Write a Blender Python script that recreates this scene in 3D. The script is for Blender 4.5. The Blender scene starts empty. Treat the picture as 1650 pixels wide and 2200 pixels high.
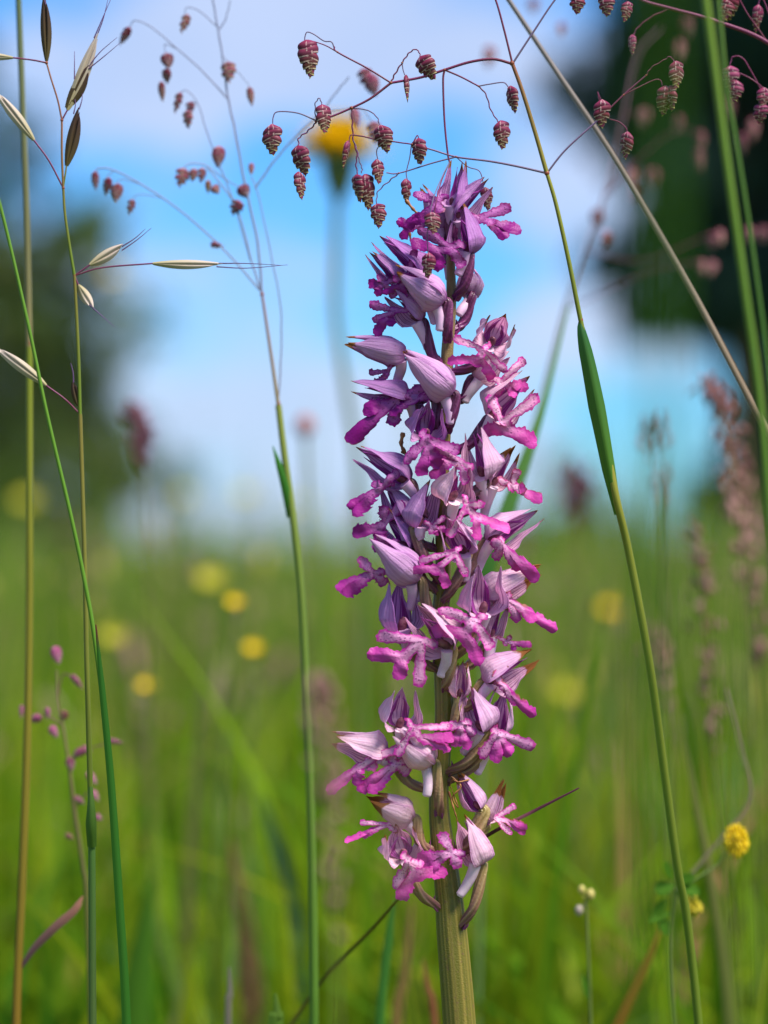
import bpy, math, random
import numpy as np
from mathutils import Vector, Matrix, Euler

random.seed(7)
rng = np.random.default_rng(7)
R = math.radians
SC = bpy.context.scene
COL = SC.collection

# ------------------------------------------------------------------ camera
S = 1.0 / 12500.0          # one photograph pixel at the focus plane, in metres
D = 0.5                    # camera to focus plane
H = 0.18                   # camera height above the ground
HZ = 1170.0                # picture row of the horizon

cam_d = bpy.data.cameras.new("camera")
cam = bpy.data.objects.new("camera", cam_d)
COL.objects.link(cam)
cam.location = (0, -D, H)
cam.rotation_euler = (R(90), 0, 0)
cam_d.sensor_fit = 'VERTICAL'
cam_d.sensor_height = 24.0
cam_d.lens = 24.0 * D / (2200 * S)
cam_d.shift_y = (HZ - 1100.0) / 2200.0
cam_d.clip_start = 0.01
cam_d.clip_end = 3000
cam_d.dof.use_dof = True
cam_d.dof.focus_distance = D - 0.002
cam_d.dof.aperture_fstop = cam_d.lens / 10.5
SC.camera = cam

# ------------------------------------------------------------------ world and sun
SKX, SKZ = 0.0, 0.083
SUN_EL, SUN_AZ = 57.0, 126.0     # azimuth: clockwise from +Y seen from above
world = bpy.data.worlds.new("World")
SC.world = world
world.use_nodes = True


class NT:
    """tiny node-tree writer"""
    def __init__(self, nt):
        self.nt = nt
        nt.nodes.clear()

    def n(self, typ, **props):
        nd = self.nt.nodes.new(typ)
        for k, v in props.items():
            setattr(nd, k, v)
        return nd

    def put(self, sock, v):
        if v is None:
            return
        if isinstance(v, bpy.types.NodeSocket):
            self.nt.links.new(v, sock)
        else:
            if sock.type == 'RGBA' and len(v) == 3:
                v = (*v, 1)
            sock.default_value = v

    def math(self, op, a, b=None, c=None, clamp=False):
        nd = self.n('ShaderNodeMath', operation=op, use_clamp=clamp)
        for i, v in enumerate((a, b, c)):
            if v is not None:
                self.put(nd.inputs[i], v)
        return nd.outputs[0]

    def mix(self, f, a, b, blend='MIX'):
        nd = self.n('ShaderNodeMix', data_type='RGBA', blend_type=blend)
        self.put(nd.inputs[0], f)
        self.put(nd.inputs[6], a)
        self.put(nd.inputs[7], b)
        return nd.outputs[2]

    def noise(self, vec, scale, detail=3, rough=.5):
        nd = self.n('ShaderNodeTexNoise')
        self.put(nd.inputs['Vector'], vec)
        nd.inputs['Scale'].default_value = scale
        nd.inputs['Detail'].default_value = detail
        nd.inputs['Roughness'].default_value = rough
        return nd.outputs[0]

    def map(self, v, a, b, c=0.0, d=1.0, smooth=True):
        nd = self.n('ShaderNodeMapRange', interpolation_type='SMOOTHSTEP' if smooth else 'LINEAR')
        self.put(nd.inputs[0], v)
        for i, x in enumerate((a, b, c, d)):
            nd.inputs[i + 1].default_value = x
        return nd.outputs[0]

    def sep(self, v):
        nd = self.n('ShaderNodeSeparateXYZ')
        self.put(nd.inputs[0], v)
        return nd.outputs

    def ramp(self, f, stops):
        nd = self.n('ShaderNodeValToRGB')
        els = nd.color_ramp.elements
        while len(els) < len(stops):
            els.new(.5)
        for e, (p, c) in zip(els, stops):
            e.position = p
            e.color = (*c, 1)
        self.put(nd.inputs[0], f)
        return nd.outputs[0]

    def uv(self):
        nd = self.n('ShaderNodeUVMap')
        return self.sep(nd.outputs[0])

    def attr(self, name):
        return self.n('ShaderNodeAttribute', attribute_name=name)

    def vec(self, x, y, z=0.0):
        nd = self.n('ShaderNodeCombineXYZ')
        for i, v in enumerate((x, y, z)):
            self.put(nd.inputs[i], v)
        return nd.outputs[0]


w = NT(world.node_tree)
sky = w.n('ShaderNodeTexSky', sky_type='NISHITA')
sky.sun_disc = False
sky.sun_elevation = R(SUN_EL)
sky.sun_rotation = R(SUN_AZ)
sky.air_density = 1.0
sky.dust_density = 0.3
sky.ozone_density = 3.5
tc = w.n('ShaderNodeTexCoord')
dx, dy, dz = w.sep(tc.outputs['Generated'])
# clouds: stretched banks low over the horizon, the same all round the sky
el = w.math('MULTIPLY', dz, 2.0)
warp = w.noise(w.vec(dx, dy, el), 9.0, 2)
cv = w.vec(w.math('ADD', dx, w.math('MULTIPLY_ADD', warp, .05, SKX)), dy, w.math('ADD', el, SKZ))
big = w.noise(cv, 6.5, 5, .55)
fine = w.noise(cv, 17.0, 3, .5)
cl = w.math('ADD', w.math('MULTIPLY', big, .75), w.math('MULTIPLY', fine, .35))
cloud = w.map(cl, 0.465, 0.60)
blue = w.mix(1.0, sky.outputs[0], (0.29, 0.66, 1.03), 'MULTIPLY')
white = w.mix(w.noise(cv, 12.0, 2), (2.6, 3.3, 4.9), (4.4, 4.7, 5.8))
skycol = w.mix(w.math('MULTIPLY', cloud, .82), blue, white)
bg = w.n('ShaderNodeBackground')
w.put(bg.inputs[0], skycol)
bg.inputs[1].default_value = 0.082
wo = w.n('ShaderNodeOutputWorld')
w.nt.links.new(bg.outputs[0], wo.inputs[0])

sd = bpy.data.lights.new("sun", 'SUN')
sd.energy = 3.9
sd.angle = R(20)
sd.color = (1.0, 0.94, 0.84)
sun = bpy.data.objects.new("sun", sd)
COL.objects.link(sun)
a_, e_ = R(SUN_AZ), R(SUN_EL)
sdir = Vector((math.sin(a_) * math.cos(e_), math.cos(a_) * math.cos(e_), math.sin(e_)))
sun.rotation_euler = sdir.to_track_quat('Z', 'Y').to_euler()
sun.location = sdir * 5

SC.view_settings.view_transform = 'Standard'
SC.view_settings.look = 'None'
SC.view_settings.gamma = 1.0
SC.view_settings.exposure = 1.15
SC.view_settings.use_curve_mapping = False
SC.render.engine = 'CYCLES'
SC.cycles.use_denoising = True
SC.cycles.max_bounces = 8
SC.cycles.transmission_bounces = 6
SC.cycles.transparent_max_bounces = 8
SC.cycles.sample_clamp_indirect = 6


# ------------------------------------------------------------------ coordinates
def at(px, py, Y=0.0):
    """point seen at picture (px,py) lying Y metres behind the focus plane"""
    k = (D + Y) / D
    return Vector(((px - 825) * S * k, Y, H + (HZ - py) * S * k))


def P3(p):
    """(px, py, z) with z in picture pixels towards the camera, near the focus plane"""
    z = p[2] if len(p) > 2 else 0
    return at(p[0], p[1], -z * S)


def wv(v):
    """image-space direction (right, up, towards camera) as a world direction"""
    return Vector((v[0], -v[2], v[1]))


# ------------------------------------------------------------------ mesh builder
class MB:
    def __init__(self):
        self.v, self.f, self.uv, self.mi, self.at = [], [], [], [], []

    def add(self, pts, faces, uvs=None, mi=0, attr=None):
        o = len(self.v)
        self.v += [tuple(p) for p in pts]
        self.uv += [tuple(u) for u in uvs] if uvs is not None else [(0, 0)] * len(pts)
        self.at += list(attr) if attr is not None else [0.0] * len(pts)
        self.f += [tuple(i + o for i in f) for f in faces]
        self.mi += [mi] * len(faces)

    def grid(self, g, uvs, mi=0, flip=False, wrap=False, attr=None):
        n, m = len(g), len(g[0])
        pts = [p for row in g for p in row]
        uv = [u for row in uvs for u in row]
        fs = []
        for i in range(n - 1):
            for j in range(m if wrap else m - 1):
                a, b = i * m + j, i * m + (j + 1) % m
                q = (a, b, b + m, a + m)
                fs.append(q[::-1] if flip else q)
        self.add(pts, fs, uv, mi, attr)

    def tube(self, path, radii, n=8, mi=0, caps=True, prof=None, twist=0.0, v0=0.0, v1=1.0):
        path = [Vector(p) for p in path]
        m = len(path)
        if not hasattr(radii, '__len__'):
            radii = [radii] * m
        t0 = (path[1] - path[0]).normalized()
        ref = Vector((0, -1, 0)) if abs(t0.y) < .9 else Vector((1, 0, 0))
        nrm = (ref - t0 * ref.dot(t0)).normalized()
        g, uvs = [], []
        for i in range(m):
            t = (path[min(i + 1, m - 1)] - path[max(i - 1, 0)])
            t = t.normalized() if t.length > 1e-12 else t0
            nrm = (nrm - t * nrm.dot(t))
            nrm = nrm.normalized() if nrm.length > 1e-9 else t.orthogonal().normalized()
            bi = t.cross(nrm)
            f = i / (m - 1)
            row, ur = [], []
            for j in range(n):
                th = 2 * math.pi * j / n + twist * f
                rr = radii[i] * (prof(j / n, f) if prof else 1.0)
                row.append(path[i] + (nrm * math.cos(th) + bi * math.sin(th)) * rr)
                ur.append((j / n, v0 + (v1 - v0) * f))
            g.append(row)
            uvs.append(ur)
        self.grid(g, uvs, mi, wrap=True)
        if caps:
            for row, ur, fl in ((g[0], uvs[0], True), (g[-1], uvs[-1], False)):
                idx = list(range(n))
                self.add(row, [idx[::-1] if fl else idx], ur, mi)

    def shell(self, g, uvs, th, mi_out=0, mi_in=0, attr=None):
        """a thin solid sheet: outer and inner skins th apart, closed round the rim"""
        n, m = len(g), len(g[0])
        A = np.array([[list(p) for p in row] for row in g], float)
        du = np.gradient(A, axis=1)
        dv = np.gradient(A, axis=0)
        N = np.cross(du, dv)
        ln = np.linalg.norm(N, axis=2, keepdims=True)
        N = np.where(ln > 1e-16, N / np.maximum(ln, 1e-16), 0)
        B = A - N * th
        self.grid([[tuple(p) for p in r] for r in A], uvs, mi_out, attr=attr)
        self.grid([[tuple(p) for p in r] for r in B], uvs, mi_in, flip=True, attr=attr)
        rim = [(i, 0) for i in range(n)] + [(n - 1, j) for j in range(1, m)] + \
              [(i, m - 1) for i in range(n - 2, -1, -1)] + [(0, j) for j in range(m - 2, 0, -1)]
        k = len(rim)
        pts = [tuple(A[i, j]) for i, j in rim] + [tuple(B[i, j]) for i, j in rim]
        uv = [uvs[i][j] for i, j in rim] * 2
        self.add(pts, [(i, i + k, (i + 1) % k + k, (i + 1) % k) for i in range(k)], uv, mi_out)

    def mesh(self, name, mats, origin=None, smooth=True):
        v = np.array(self.v, float).reshape(-1, 3)
        if origin is not None:
            v = v - np.array(origin)
        me = bpy.data.meshes.new(name)
        me.from_pydata(v.tolist(), [], self.f)
        uvl = me.uv_layers.new(name="UVMap")
        li = np.empty(len(me.loops), np.int32)
        me.loops.foreach_get('vertex_index', li)
        uvl.data.foreach_set('uv', np.array(self.uv, np.float32)[li].ravel())
        at_ = me.attributes.new('edge', 'FLOAT', 'POINT')
        at_.data.foreach_set('value', np.array(self.at, np.float32))
        for m in (mats if isinstance(mats, (list, tuple)) else [mats]):
            me.materials.append(m)
        me.polygons.foreach_set('material_index', np.array(self.mi, np.int32))
        if smooth:
            me.polygons.foreach_set('use_smooth', np.ones(len(me.polygons), bool))
        me.update()
        return me

    def build(self, name, mats, parent=None, origin=None, color=None, smooth=True):
        if origin is None:
            origin = wloc(parent) if parent else Vector((0, 0, 0))
        origin = Vector(origin)
        o = bpy.data.objects.new(name, self.mesh(name, mats, origin, smooth))
        link(o, parent, origin, color)
        return o


WL = {}


def wloc(o):
    return WL[o.name]


def link(o, parent, origin, color=None):
    COL.objects.link(o)
    WL[o.name] = Vector(origin)
    if parent:
        o.parent = parent
        o.location = Vector(origin) - wloc(parent)
    else:
        o.location = origin
    if color is not None:
        o.color = color
    return o


def tag(o, label, cat, group=None, kind=None):
    o['label'] = label
    o['category'] = cat
    if group:
        o['group'] = group
    if kind:
        o['kind'] = kind
    return o


def thing(name, label, cat, loc, group=None):
    o = bpy.data.objects.new(name, None)
    o.empty_display_size = .01
    link(o, None, Vector(loc))
    return tag(o, label, cat, group)


def spline(pts, n=8):
    """Catmull-Rom through the points (any dimension)"""
    p = np.array([list(q) for q in pts], float)
    if len(p) == 2:
        return [p[0] + (p[1] - p[0]) * t for t in np.linspace(0, 1, n + 1)]
    q = np.vstack([2 * p[0] - p[1], p, 2 * p[-1] - p[-2]])
    out = []
    for i in range(1, len(q) - 2):
        for t in np.linspace(0, 1, n, endpoint=False):
            a, b, c, d = q[i - 1], q[i], q[i + 1], q[i + 2]
            out.append(.5 * ((2 * b) + (c - a) * t + (2 * a - 5 * b + 4 * c - d) * t * t + (3 * b - a - 3 * c + d) * t ** 3))
    out.append(p[-1])
    return out


def lerp(a, b, t):
    return a + (b - a) * t


def interp(x, xs, ys):
    return float(np.interp(x, xs, ys))


# ------------------------------------------------------------------ materials
def new_mat(name):
    m = bpy.data.materials.new(name)
    m.use_nodes = True
    return m, NT(m.node_tree)


def finish(t, col, rough=.5, trans=0.0, tcol=None, spec=.3, bump=None, sheen=0.0, bump_d=.0002):
    p = t.n('ShaderNodeBsdfPrincipled')
    t.put(p.inputs['Base Color'], col)
    t.put(p.inputs['Roughness'], rough)
    p.inputs['Specular IOR Level'].default_value = spec
    if sheen:
        p.inputs['Sheen Weight'].default_value = sheen
    if bump is not None:
        b = t.n('ShaderNodeBump')
        b.inputs['Strength'].default_value = .6
        b.inputs['Distance'].default_value = bump_d
        t.put(b.inputs['Height'], bump)
        t.nt.links.new(b.outputs[0], p.inputs['Normal'])
    out = t.n('ShaderNodeOutputMaterial')
    sh = p.outputs[0]
    if trans:
        tr = t.n('ShaderNodeBsdfTranslucent')
        t.put(tr.inputs[0], tcol if tcol is not None else col)
        mx = t.n('ShaderNodeMixShader')
        mx.inputs[0].default_value = trans
        t.nt.links.new(p.outputs[0], mx.inputs[1])
        t.nt.links.new(tr.outputs[0], mx.inputs[2])
        sh = mx.outputs[0]
    t.nt.links.new(sh, out.inputs[0])


def obj_color(t):
    return t.n('ShaderNodeObjectInfo').outputs['Color']


def obj_pos_noise(t, scale, detail=3):
    return t.noise(t.n('ShaderNodeTexCoord').outputs['Object'], scale, detail)


def veins(t, u, v, k, width, wob=.5):
    """thin lengthwise lines; u across -1..1"""
    nz = t.noise(t.n('ShaderNodeTexCoord').outputs['Object'], 260, 2)
    uu = t.math('MULTIPLY_ADD', u, k, t.math('MULTIPLY', nz, wob))
    fr = t.math('ABSOLUTE', t.math('SUBTRACT', t.math('FRACT', uu), .5))
    return t.map(fr, 0.0, width, 1.0, 0.0)


# Object colour drives the flower pigments: R = paleness, G = browning of the tips, B = random
def mat_sepal(name, inner):
    m, t = new_mat(name)
    u, v, _ = t.uv()
    c = t.sep(obj_color(t))
    pale, brown, rnd = c[0], c[1], c[2]
    if inner:
        base = t.mix(pale, (.72, .38, .72), (.97, .66, .78))
        line = t.mix(pale, (.13, .004, .15), (.42, .05, .32))
        vn = veins(t, u, v, 3.3, .22, .5)
        fac = t.math('MULTIPLY', vn, t.map(v, .02, .25))
        col = t.mix(t.math('MULTIPLY', fac, .9), base, line)
        col = t.mix(t.math('MULTIPLY', t.map(v, .55, 1.0), .5), col, line)
    else:
        base = t.mix(pale, (.55, .24, .64), (.98, .72, .83))
        dark = t.mix(pale, (.36, .10, .47), (.62, .25, .55))
        stn = t.noise(t.vec(t.math('MULTIPLY', u, 5.5), t.math('MULTIPLY', v, 1.1), c[2]), 1.0, 4, .6)
        ln = veins(t, u, v, 3.3, .26, .8)
        vn = t.math('MAXIMUM', t.math('MULTIPLY', t.map(stn, .50, .66), .8), t.math('MULTIPLY', ln, t.map(stn, .3, .55, .25, 1.0)))
        col = t.mix(t.math('MULTIPLY', vn, t.math('MULTIPLY_ADD', pale, -.22, .52)), base, dark)
        edge = t.map(t.math('ABSOLUTE', u), .65, 1.0)
        col = t.mix(t.math('MULTIPLY', edge, .45), col, dark)
        col = t.mix(t.map(v, 0.12, 0.0, 0.0, .5), col, (.45, .10, .40))
    nz = obj_pos_noise(t, 420, 3)
    col = t.mix(t.math('MULTIPLY', t.map(nz, .3, .7), .13), col, (.45, .10, .50))
    tip = t.math('ADD', t.math('SUBTRACT', v, t.math('SUBTRACT', 1.02, t.math('MULTIPLY', brown, .34))),
                 t.math('MULTIPLY', t.math('SUBTRACT', nz, .5), .30))
    col = t.mix(t.map(tip, -.02, .04), col, (.34, .13, .035))
    sp = t.map(obj_pos_noise(t, 900, 1), .74, .78)
    col = t.mix(t.math('MULTIPLY', sp, brown), col, (.22, .07, .03))
    finish(t, col, .6, .50, bump=t.math('ADD', t.math('MULTIPLY', vn, -.5), t.noise(t.n('ShaderNodeTexCoord').outputs['Object'], 3000, 2)), spec=.18)
    return m


def mat_petal():
    m, t = new_mat("petal_inner_purple")
    u, v, _ = t.uv()
    c = t.sep(obj_color(t))
    base = t.mix(c[0], (.40, .04, .43), (.72, .22, .60))
    line = t.mix(c[0], (.09, .002, .10), (.28, .01, .24))
    vn = veins(t, u, v, 1.6, .25, .4)
    col = t.mix(t.math('MULTIPLY', vn, .7), base, line)
    finish(t, col, .5, .45)
    return m


def mat_lip():
    m, t = new_mat("lip_magenta_spotted")
    c = t.sep(obj_color(t))
    pale, brown = c[0], c[1]
    edge = t.attr('edge').outputs['Fac']           # 0 at the rim .. 1 in the middle
    u, v, _ = t.uv()
    deep = t.mix(pale, (.32, .003, .26), (.90, .13, .58))
    rim = t.mix(pale, (.27, .003, .23), (.76, .05, .48))
    mid = t.mix(pale, (.60, .18, .55), (.97, .76, .84))
    nz = obj_pos_noise(t, 330, 3)
    ctr = t.math('MULTIPLY', t.map(v, -1.05, -.45), t.map(edge, .10, .75))
    ctr = t.math('MULTIPLY', ctr, t.map(nz, .12, .50))
    col = t.mix(edge, rim, deep)
    col = t.mix(t.math('MULTIPLY', ctr, .72), col, mid)
    patch = t.map(obj_pos_noise(t, 700, 4), .56, .72)
    col = t.mix(t.math('MULTIPLY', patch, .08), col, mid)
    vo = t.n('ShaderNodeTexVoronoi')
    t.put(vo.inputs['Vector'], t.vec(u, t.math('MULTIPLY', v, .8)))
    vo.inputs['Scale'].default_value = 17
    spot = t.math('MULTIPLY', t.map(vo.outputs['Distance'], .19, .36, 1, 0), t.map(edge, .35, .6))
    spot = t.math('MULTIPLY', spot, t.map(v, -.98, -.72))
    col = t.mix(t.math('MULTIPLY', spot, .60), col, t.mix(pale, (.10, .003, .12), (.36, .02, .28)))
    br = t.math('MULTIPLY', t.math('MULTIPLY', t.map(obj_pos_noise(t, 190, 3), .50, .60), t.map(edge, .5, 0.0)), brown)
    col = t.mix(br, col, (.36, .13, .04))
    bmp = t.math('ADD', t.math('MULTIPLY', spot, .5), t.noise(t.n('ShaderNodeTexCoord').outputs['Object'], 2600, 2))
    finish(t, col, .45, .45, bump=bmp, spec=.3)
    return m


def mat_simple(name, c0, c1, scale=300, rough=.5, trans=0, v_dark=None, spec=.3):
    m, t = new_mat(name)
    nz = obj_pos_noise(t, scale, 4)
    col = t.mix(t.map(nz, .3, .7), c0, c1)
    finish(t, col, rough, trans, spec=spec)
    return m


def mat_spur():
    m, t = new_mat("spur_pale")
    u, v, _ = t.uv()
    c = t.sep(obj_color(t))
    col = t.mix(c[0], (.66, .36, .68), (.86, .64, .76))
    col = t.mix(t.math('MULTIPLY', t.map(obj_pos_noise(t, 500), .4, .7), .35), col, (.55, .22, .5))
    finish(t, col, .5, .25)
    return m


def mat_ovary():
    m, t = new_mat("ovary_ribbed")
    u, v, _ = t.uv()
    c = t.sep(obj_color(t))
    pur = t.mix(t.map(v, 0, 1), (.11, .012, .085), (.07, .014, .045))
    olive = t.mix(t.map(v, 0, 1), (.17, .05, .07), (.24, .19, .05))
    col = t.mix(c[2], pur, olive)
    rib = t.math('POWER', t.math('ABSOLUTE', t.math('SINE', t.math('MULTIPLY', u, 9.425))), 6)
    col = t.mix(t.math('MULTIPLY', rib, .5), col, t.mix(c[2], (.23, .05, .15), (.36, .26, .12)))
    finish(t, col, .38, 0, bump=t.noise(t.n('ShaderNodeTexCoord').outputs['Object'], 2500, 2), spec=.4)
    return m


def mat_orchid_stem():
    m, t = new_mat("orchid_stem_olive")
    u, v, _ = t.uv()
    streak = t.noise(t.vec(t.math('MULTIPLY', u, 26), t.math('MULTIPLY', v, 1.2)), 1.0, 3)
    col = t.mix(t.map(streak, .35, .65), (.095, .090, .008), (.215, .165, .030))
    col = t.mix(t.map(streak, .62, .76), col, (.29, .24, .10))
    up = t.map(v, .52, .95)
    col = t.mix(t.math('MULTIPLY', up, .75), col, (.22, .13, .075))
    fl = t.map(obj_pos_noise(t, 1500, 2), .6, .7)
    col = t.mix(t.math('MULTIPLY', fl, .3), col, (.13, .02, .06))
    finish(t, col, .42, 0, bump=t.math('ADD', t.math('MULTIPLY', streak, 1.5), t.noise(t.n('ShaderNodeTexCoord').outputs['Object'], 4000, 2)), spec=.4)
    return m


def mat_scale():
    """spikelet scale: maroon boat with a pale papery margin; object colour R = greenness, G = pinkness"""
    m, t = new_mat("spikelet_scale")
    u, v, _ = t.uv()
    c = t.sep(obj_color(t))
    body = t.mix(t.map(v, .1, .8), (.17, .004, .046), (.055, .001, .016))
    body = t.mix(c[1], body, (.46, .10, .26))
    body = t.mix(t.math('MULTIPLY', c[0], .30), body, (.22, .20, .03))
    mar = t.mix(c[0], (.50, .32, .36), (.36, .36, .09))
    a = t.math('ABSOLUTE', u)
    e1 = t.map(v, .83, .90)
    e2 = t.map(a, .90, .97)
    nz = obj_pos_noise(t, 3, 2)
    e = t.math('MAXIMUM', e1, t.math('MULTIPLY', e2, .9))
    col = t.mix(t.math('MULTIPLY', e, t.map(nz, .2, .5)), body, mar)
    col = t.mix(t.math('MULTIPLY', t.math('MULTIPLY', t.map(v, .72, .95), t.map(a, .5, .1)), t.math('MULTIPLY', c[0], .55)), col, (.35, .36, .06))
    finish(t, col, .45, .15, spec=.15)
    return m


def mat_blade(name, c0, c1, trans=.3, stripes=9, rough=.55, tip=None, spec=.15):
    """leaf or stem, colour along its length v with fine lengthwise stripes"""
    m, t = new_mat(name)
    u, v, _ = t.uv()
    col = t.mix(v, c0, c1)
    st = t.noise(t.vec(t.math('MULTIPLY', u, stripes), t.math('MULTIPLY', v, 2.0)), 1.0, 3)
    col = t.mix(t.map(st, .35, .7, 0, .5), col, t.mix(.5, c1, (c0[0] * .45, c0[1] * .5, c0[2] * .4)))
    if tip:
        col = t.mix(t.map(v, .93, 1.0), col, tip)
    finish(t, col, rough, trans, spec=spec, bump=st, bump_d=.0001)
    return m


def mat_grass(name, stops, trans=.45):
    m, t = new_mat(name)
    u, v, _ = t.uv()
    col = t.ramp(t.attr('edge').outputs['Fac'], stops)
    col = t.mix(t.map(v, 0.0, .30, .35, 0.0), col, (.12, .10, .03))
    finish(t, col, .65, trans, spec=.08)
    return m


M_SEP_OUT = mat_sepal("sepal_outside", False)
M_SEP_IN = mat_sepal("sepal_inside_veined", True)
M_PETAL = mat_petal()
M_LIP = mat_lip()
M_SPUR = mat_spur()
M_OVARY = mat_ovary()
M_STEM = mat_orchid_stem()
M_COLUMN = mat_simple("column_maroon", (.07, .006, .03), (.24, .08, .12), 900)
M_BRACT = mat_simple("bract_purple", (.16, .015, .13), (.26, .05, .2), 400, trans=.2)
M_WITHER = mat_simple("withered_brown", (.13, .04, .015), (.34, .15, .05), 700)
M_SCALE = mat_scale()

# ------------------------------------------------------------------ ground and meadow
def ground():
    m, t = new_mat("meadow_ground")
    pos = t.n('ShaderNodeTexCoord').outputs['Object']
    a = t.noise(pos, .35, 4)
    b = t.noise(pos, 9, 4)
    c = t.noise(pos, 60, 3)
    col = t.mix(t.map(a, .3, .7), (.075, .13, .012), (.12, .15, .020))
    col = t.mix(t.map(b, .4, .7), col, (.035, .055, .010))
    col = t.mix(t.map(c, .55, .75), col, (.07, .055, .02))
    finish(t, col, .85, spec=.1, bump=c, bump_d=.01)
    n = 60
    xs = np.sign(np.linspace(-1, 1, n)) * np.abs(np.linspace(-1, 1, n)) ** 4 * 1500
    mb = MB()
    g, uv = [], []
    for y in xs:
        row, ur = [], []
        for x in xs:
            r = math.hypot(x, y)
            z = .012 * math.sin(x * 1.9 + 1) * math.cos(y * 1.3) * min(1, r) if r < 60 else 0
            row.append((x, y, z - .004))
            ur.append((x, y))
        g.append(row)
        uv.append(ur)
    mb.grid(g, uv)
    o = mb.build("ground", m)
    o['kind'] = 'structure'
    o['label'] = 'green meadow ground under the grass'


ground()


def patchy(x, y, q):
    """smooth patchiness over the meadow, 0..1"""
    return .5 + .25 * (np.sin(x * 5.1 * q + 1.3) * np.cos(y * 3.7 * q + .4) + np.sin(x * 11.3 * q + y * 4.1 * q + 2) * np.cos(y * 7.3 * q - x * 2.2 * q))


def grass_field(name, roots, hmean, hsd, wid, seg, mat, label, cat, lean=.35, tintf=None, patch=0.0, q=1.0):
    """many curved tapering blades as one mesh"""
    n = len(roots)
    roots = np.asarray(roots, float)
    pt = patchy(roots[:, 0], roots[:, 1], q)
    hgt = np.clip(rng.normal(hmean, hsd, n), hmean * .35, hmean * 2.0) * (1 + patch * (pt - .45) * 2)
    az = rng.uniform(0, 2 * np.pi, n)
    ln = np.abs(rng.normal(0, lean, n))
    fa = rng.uniform(0, np.pi, n)
    wd = wid * rng.uniform(.6, 1.4, n)
    tint = np.clip(rng.beta(1.5, 1.9, n) * .75 + (patchy(roots[:, 0] + 3, roots[:, 1], q * .7) - .35) * .55, 0, 1) if tintf is None else tintf(roots)
    sel = rng.uniform(0, 1, n) < .05
    tint = np.where(sel, rng.uniform(.78, 1, n), tint)
    lv = np.linspace(0, 1, seg + 1)
    V = np.zeros((n, seg + 1, 2, 3))
    for i, f in enumerate(lv):
        hx = ln * f ** 2 * hgt
        cz = hgt * f * (1 - .25 * ln * f)
        w_ = wd * (1 - f ** 2.2) * .5 + wd * .02
        cx, cy = roots[:, 0] + np.cos(az) * hx, roots[:, 1] + np.sin(az) * hx
        for s, sg in enumerate((-1, 1)):
            V[:, i, s, 0] = cx + sg * np.cos(fa + f * .8) * w_
            V[:, i, s, 1] = cy + sg * np.sin(fa + f * .8) * w_
            V[:, i, s, 2] = cz - .004
    V = V.reshape(-1, 3)
    m = (seg + 1) * 2
    base = (np.arange(n) * m)[:, None, None]
    k = np.arange(seg)[None, :, None] * 2
    F = (base + k + np.array([0, 1, 3, 2])[None, None, :]).reshape(-1, 4)
    me = bpy.data.meshes.new(name)
    me.vertices.add(len(V))
    me.vertices.foreach_set('co', V.ravel())
    me.loops.add(F.size)
    me.loops.foreach_set('vertex_index', F.ravel().astype(np.int32))
    me.polygons.add(len(F))
    me.polygons.foreach_set('loop_start', (np.arange(len(F)) * 4).astype(np.int32))
    me.polygons.foreach_set('use_smooth', np.ones(len(F), bool))
    uvp = np.zeros((n, seg + 1, 2, 2), np.float32)
    uvp[..., 0, 0] = 0
    uvp[..., 1, 0] = 1
    uvp[..., 1] = lv[None, :, None]
    uvl = me.uv_layers.new(name='UVMap')
    uvl.data.foreach_set('uv', uvp.reshape(-1, 2)[F.ravel()].ravel())
    at_ = me.attributes.new('edge', 'FLOAT', 'POINT')
    at_.data.foreach_set('value', np.repeat(tint, m).astype(np.float32))
    me.materials.append(mat)
    me.update(calc_edges=True)
    o = bpy.data.objects.new(name, me)
    link(o, None, Vector((0, 0, 0)))
    return tag(o, label, cat, kind='stuff')


def wedge(n, y0, y1, half, power=1.0):
    """random roots in the widening field in front of the camera"""
    y = y0 + (y1 - y0) * rng.uniform(0, 1, n) ** power
    x = rng.uniform(-1, 1, n) * (.22 + half * (y + D))
    return np.stack([x, y], 1)


G_STOPS = [(0, (.028, .13, .008)), (.22, (.085, .20, .006)), (.5, (.165, .26, .006)), (.72, (.24, .28, .008)),
           (.86, (.10, .23, .07)), (.94, (.28, .20, .05)), (1, (.30, .14, .08))]
M_GRASS = mat_grass("meadow_grass_blades", G_STOPS)
G2 = [(0, (.07, .18, .02)), (.4, (.13, .23, .02)), (.75, (.20, .25, .04)), (.92, (.26, .23, .10)), (1, (.30, .17, .13))]
M_GRASS2 = mat_grass("far_meadow_grass", G2)

pts = wedge(12000, .17, 1.5, .42, 1.25)
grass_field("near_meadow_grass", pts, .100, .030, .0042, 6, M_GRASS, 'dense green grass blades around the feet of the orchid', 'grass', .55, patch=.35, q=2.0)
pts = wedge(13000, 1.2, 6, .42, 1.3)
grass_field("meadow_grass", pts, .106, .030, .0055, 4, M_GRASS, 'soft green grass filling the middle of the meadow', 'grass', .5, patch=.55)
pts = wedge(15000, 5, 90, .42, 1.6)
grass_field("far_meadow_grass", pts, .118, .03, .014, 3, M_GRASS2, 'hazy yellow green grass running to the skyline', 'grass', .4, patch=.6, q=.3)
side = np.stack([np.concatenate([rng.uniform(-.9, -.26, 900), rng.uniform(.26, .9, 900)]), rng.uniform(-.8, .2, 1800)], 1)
grass_field("side_meadow_grass", side, .11, .03, .0034, 5, M_GRASS, 'green grass standing to both sides of the clearing', 'grass', .5)

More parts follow.
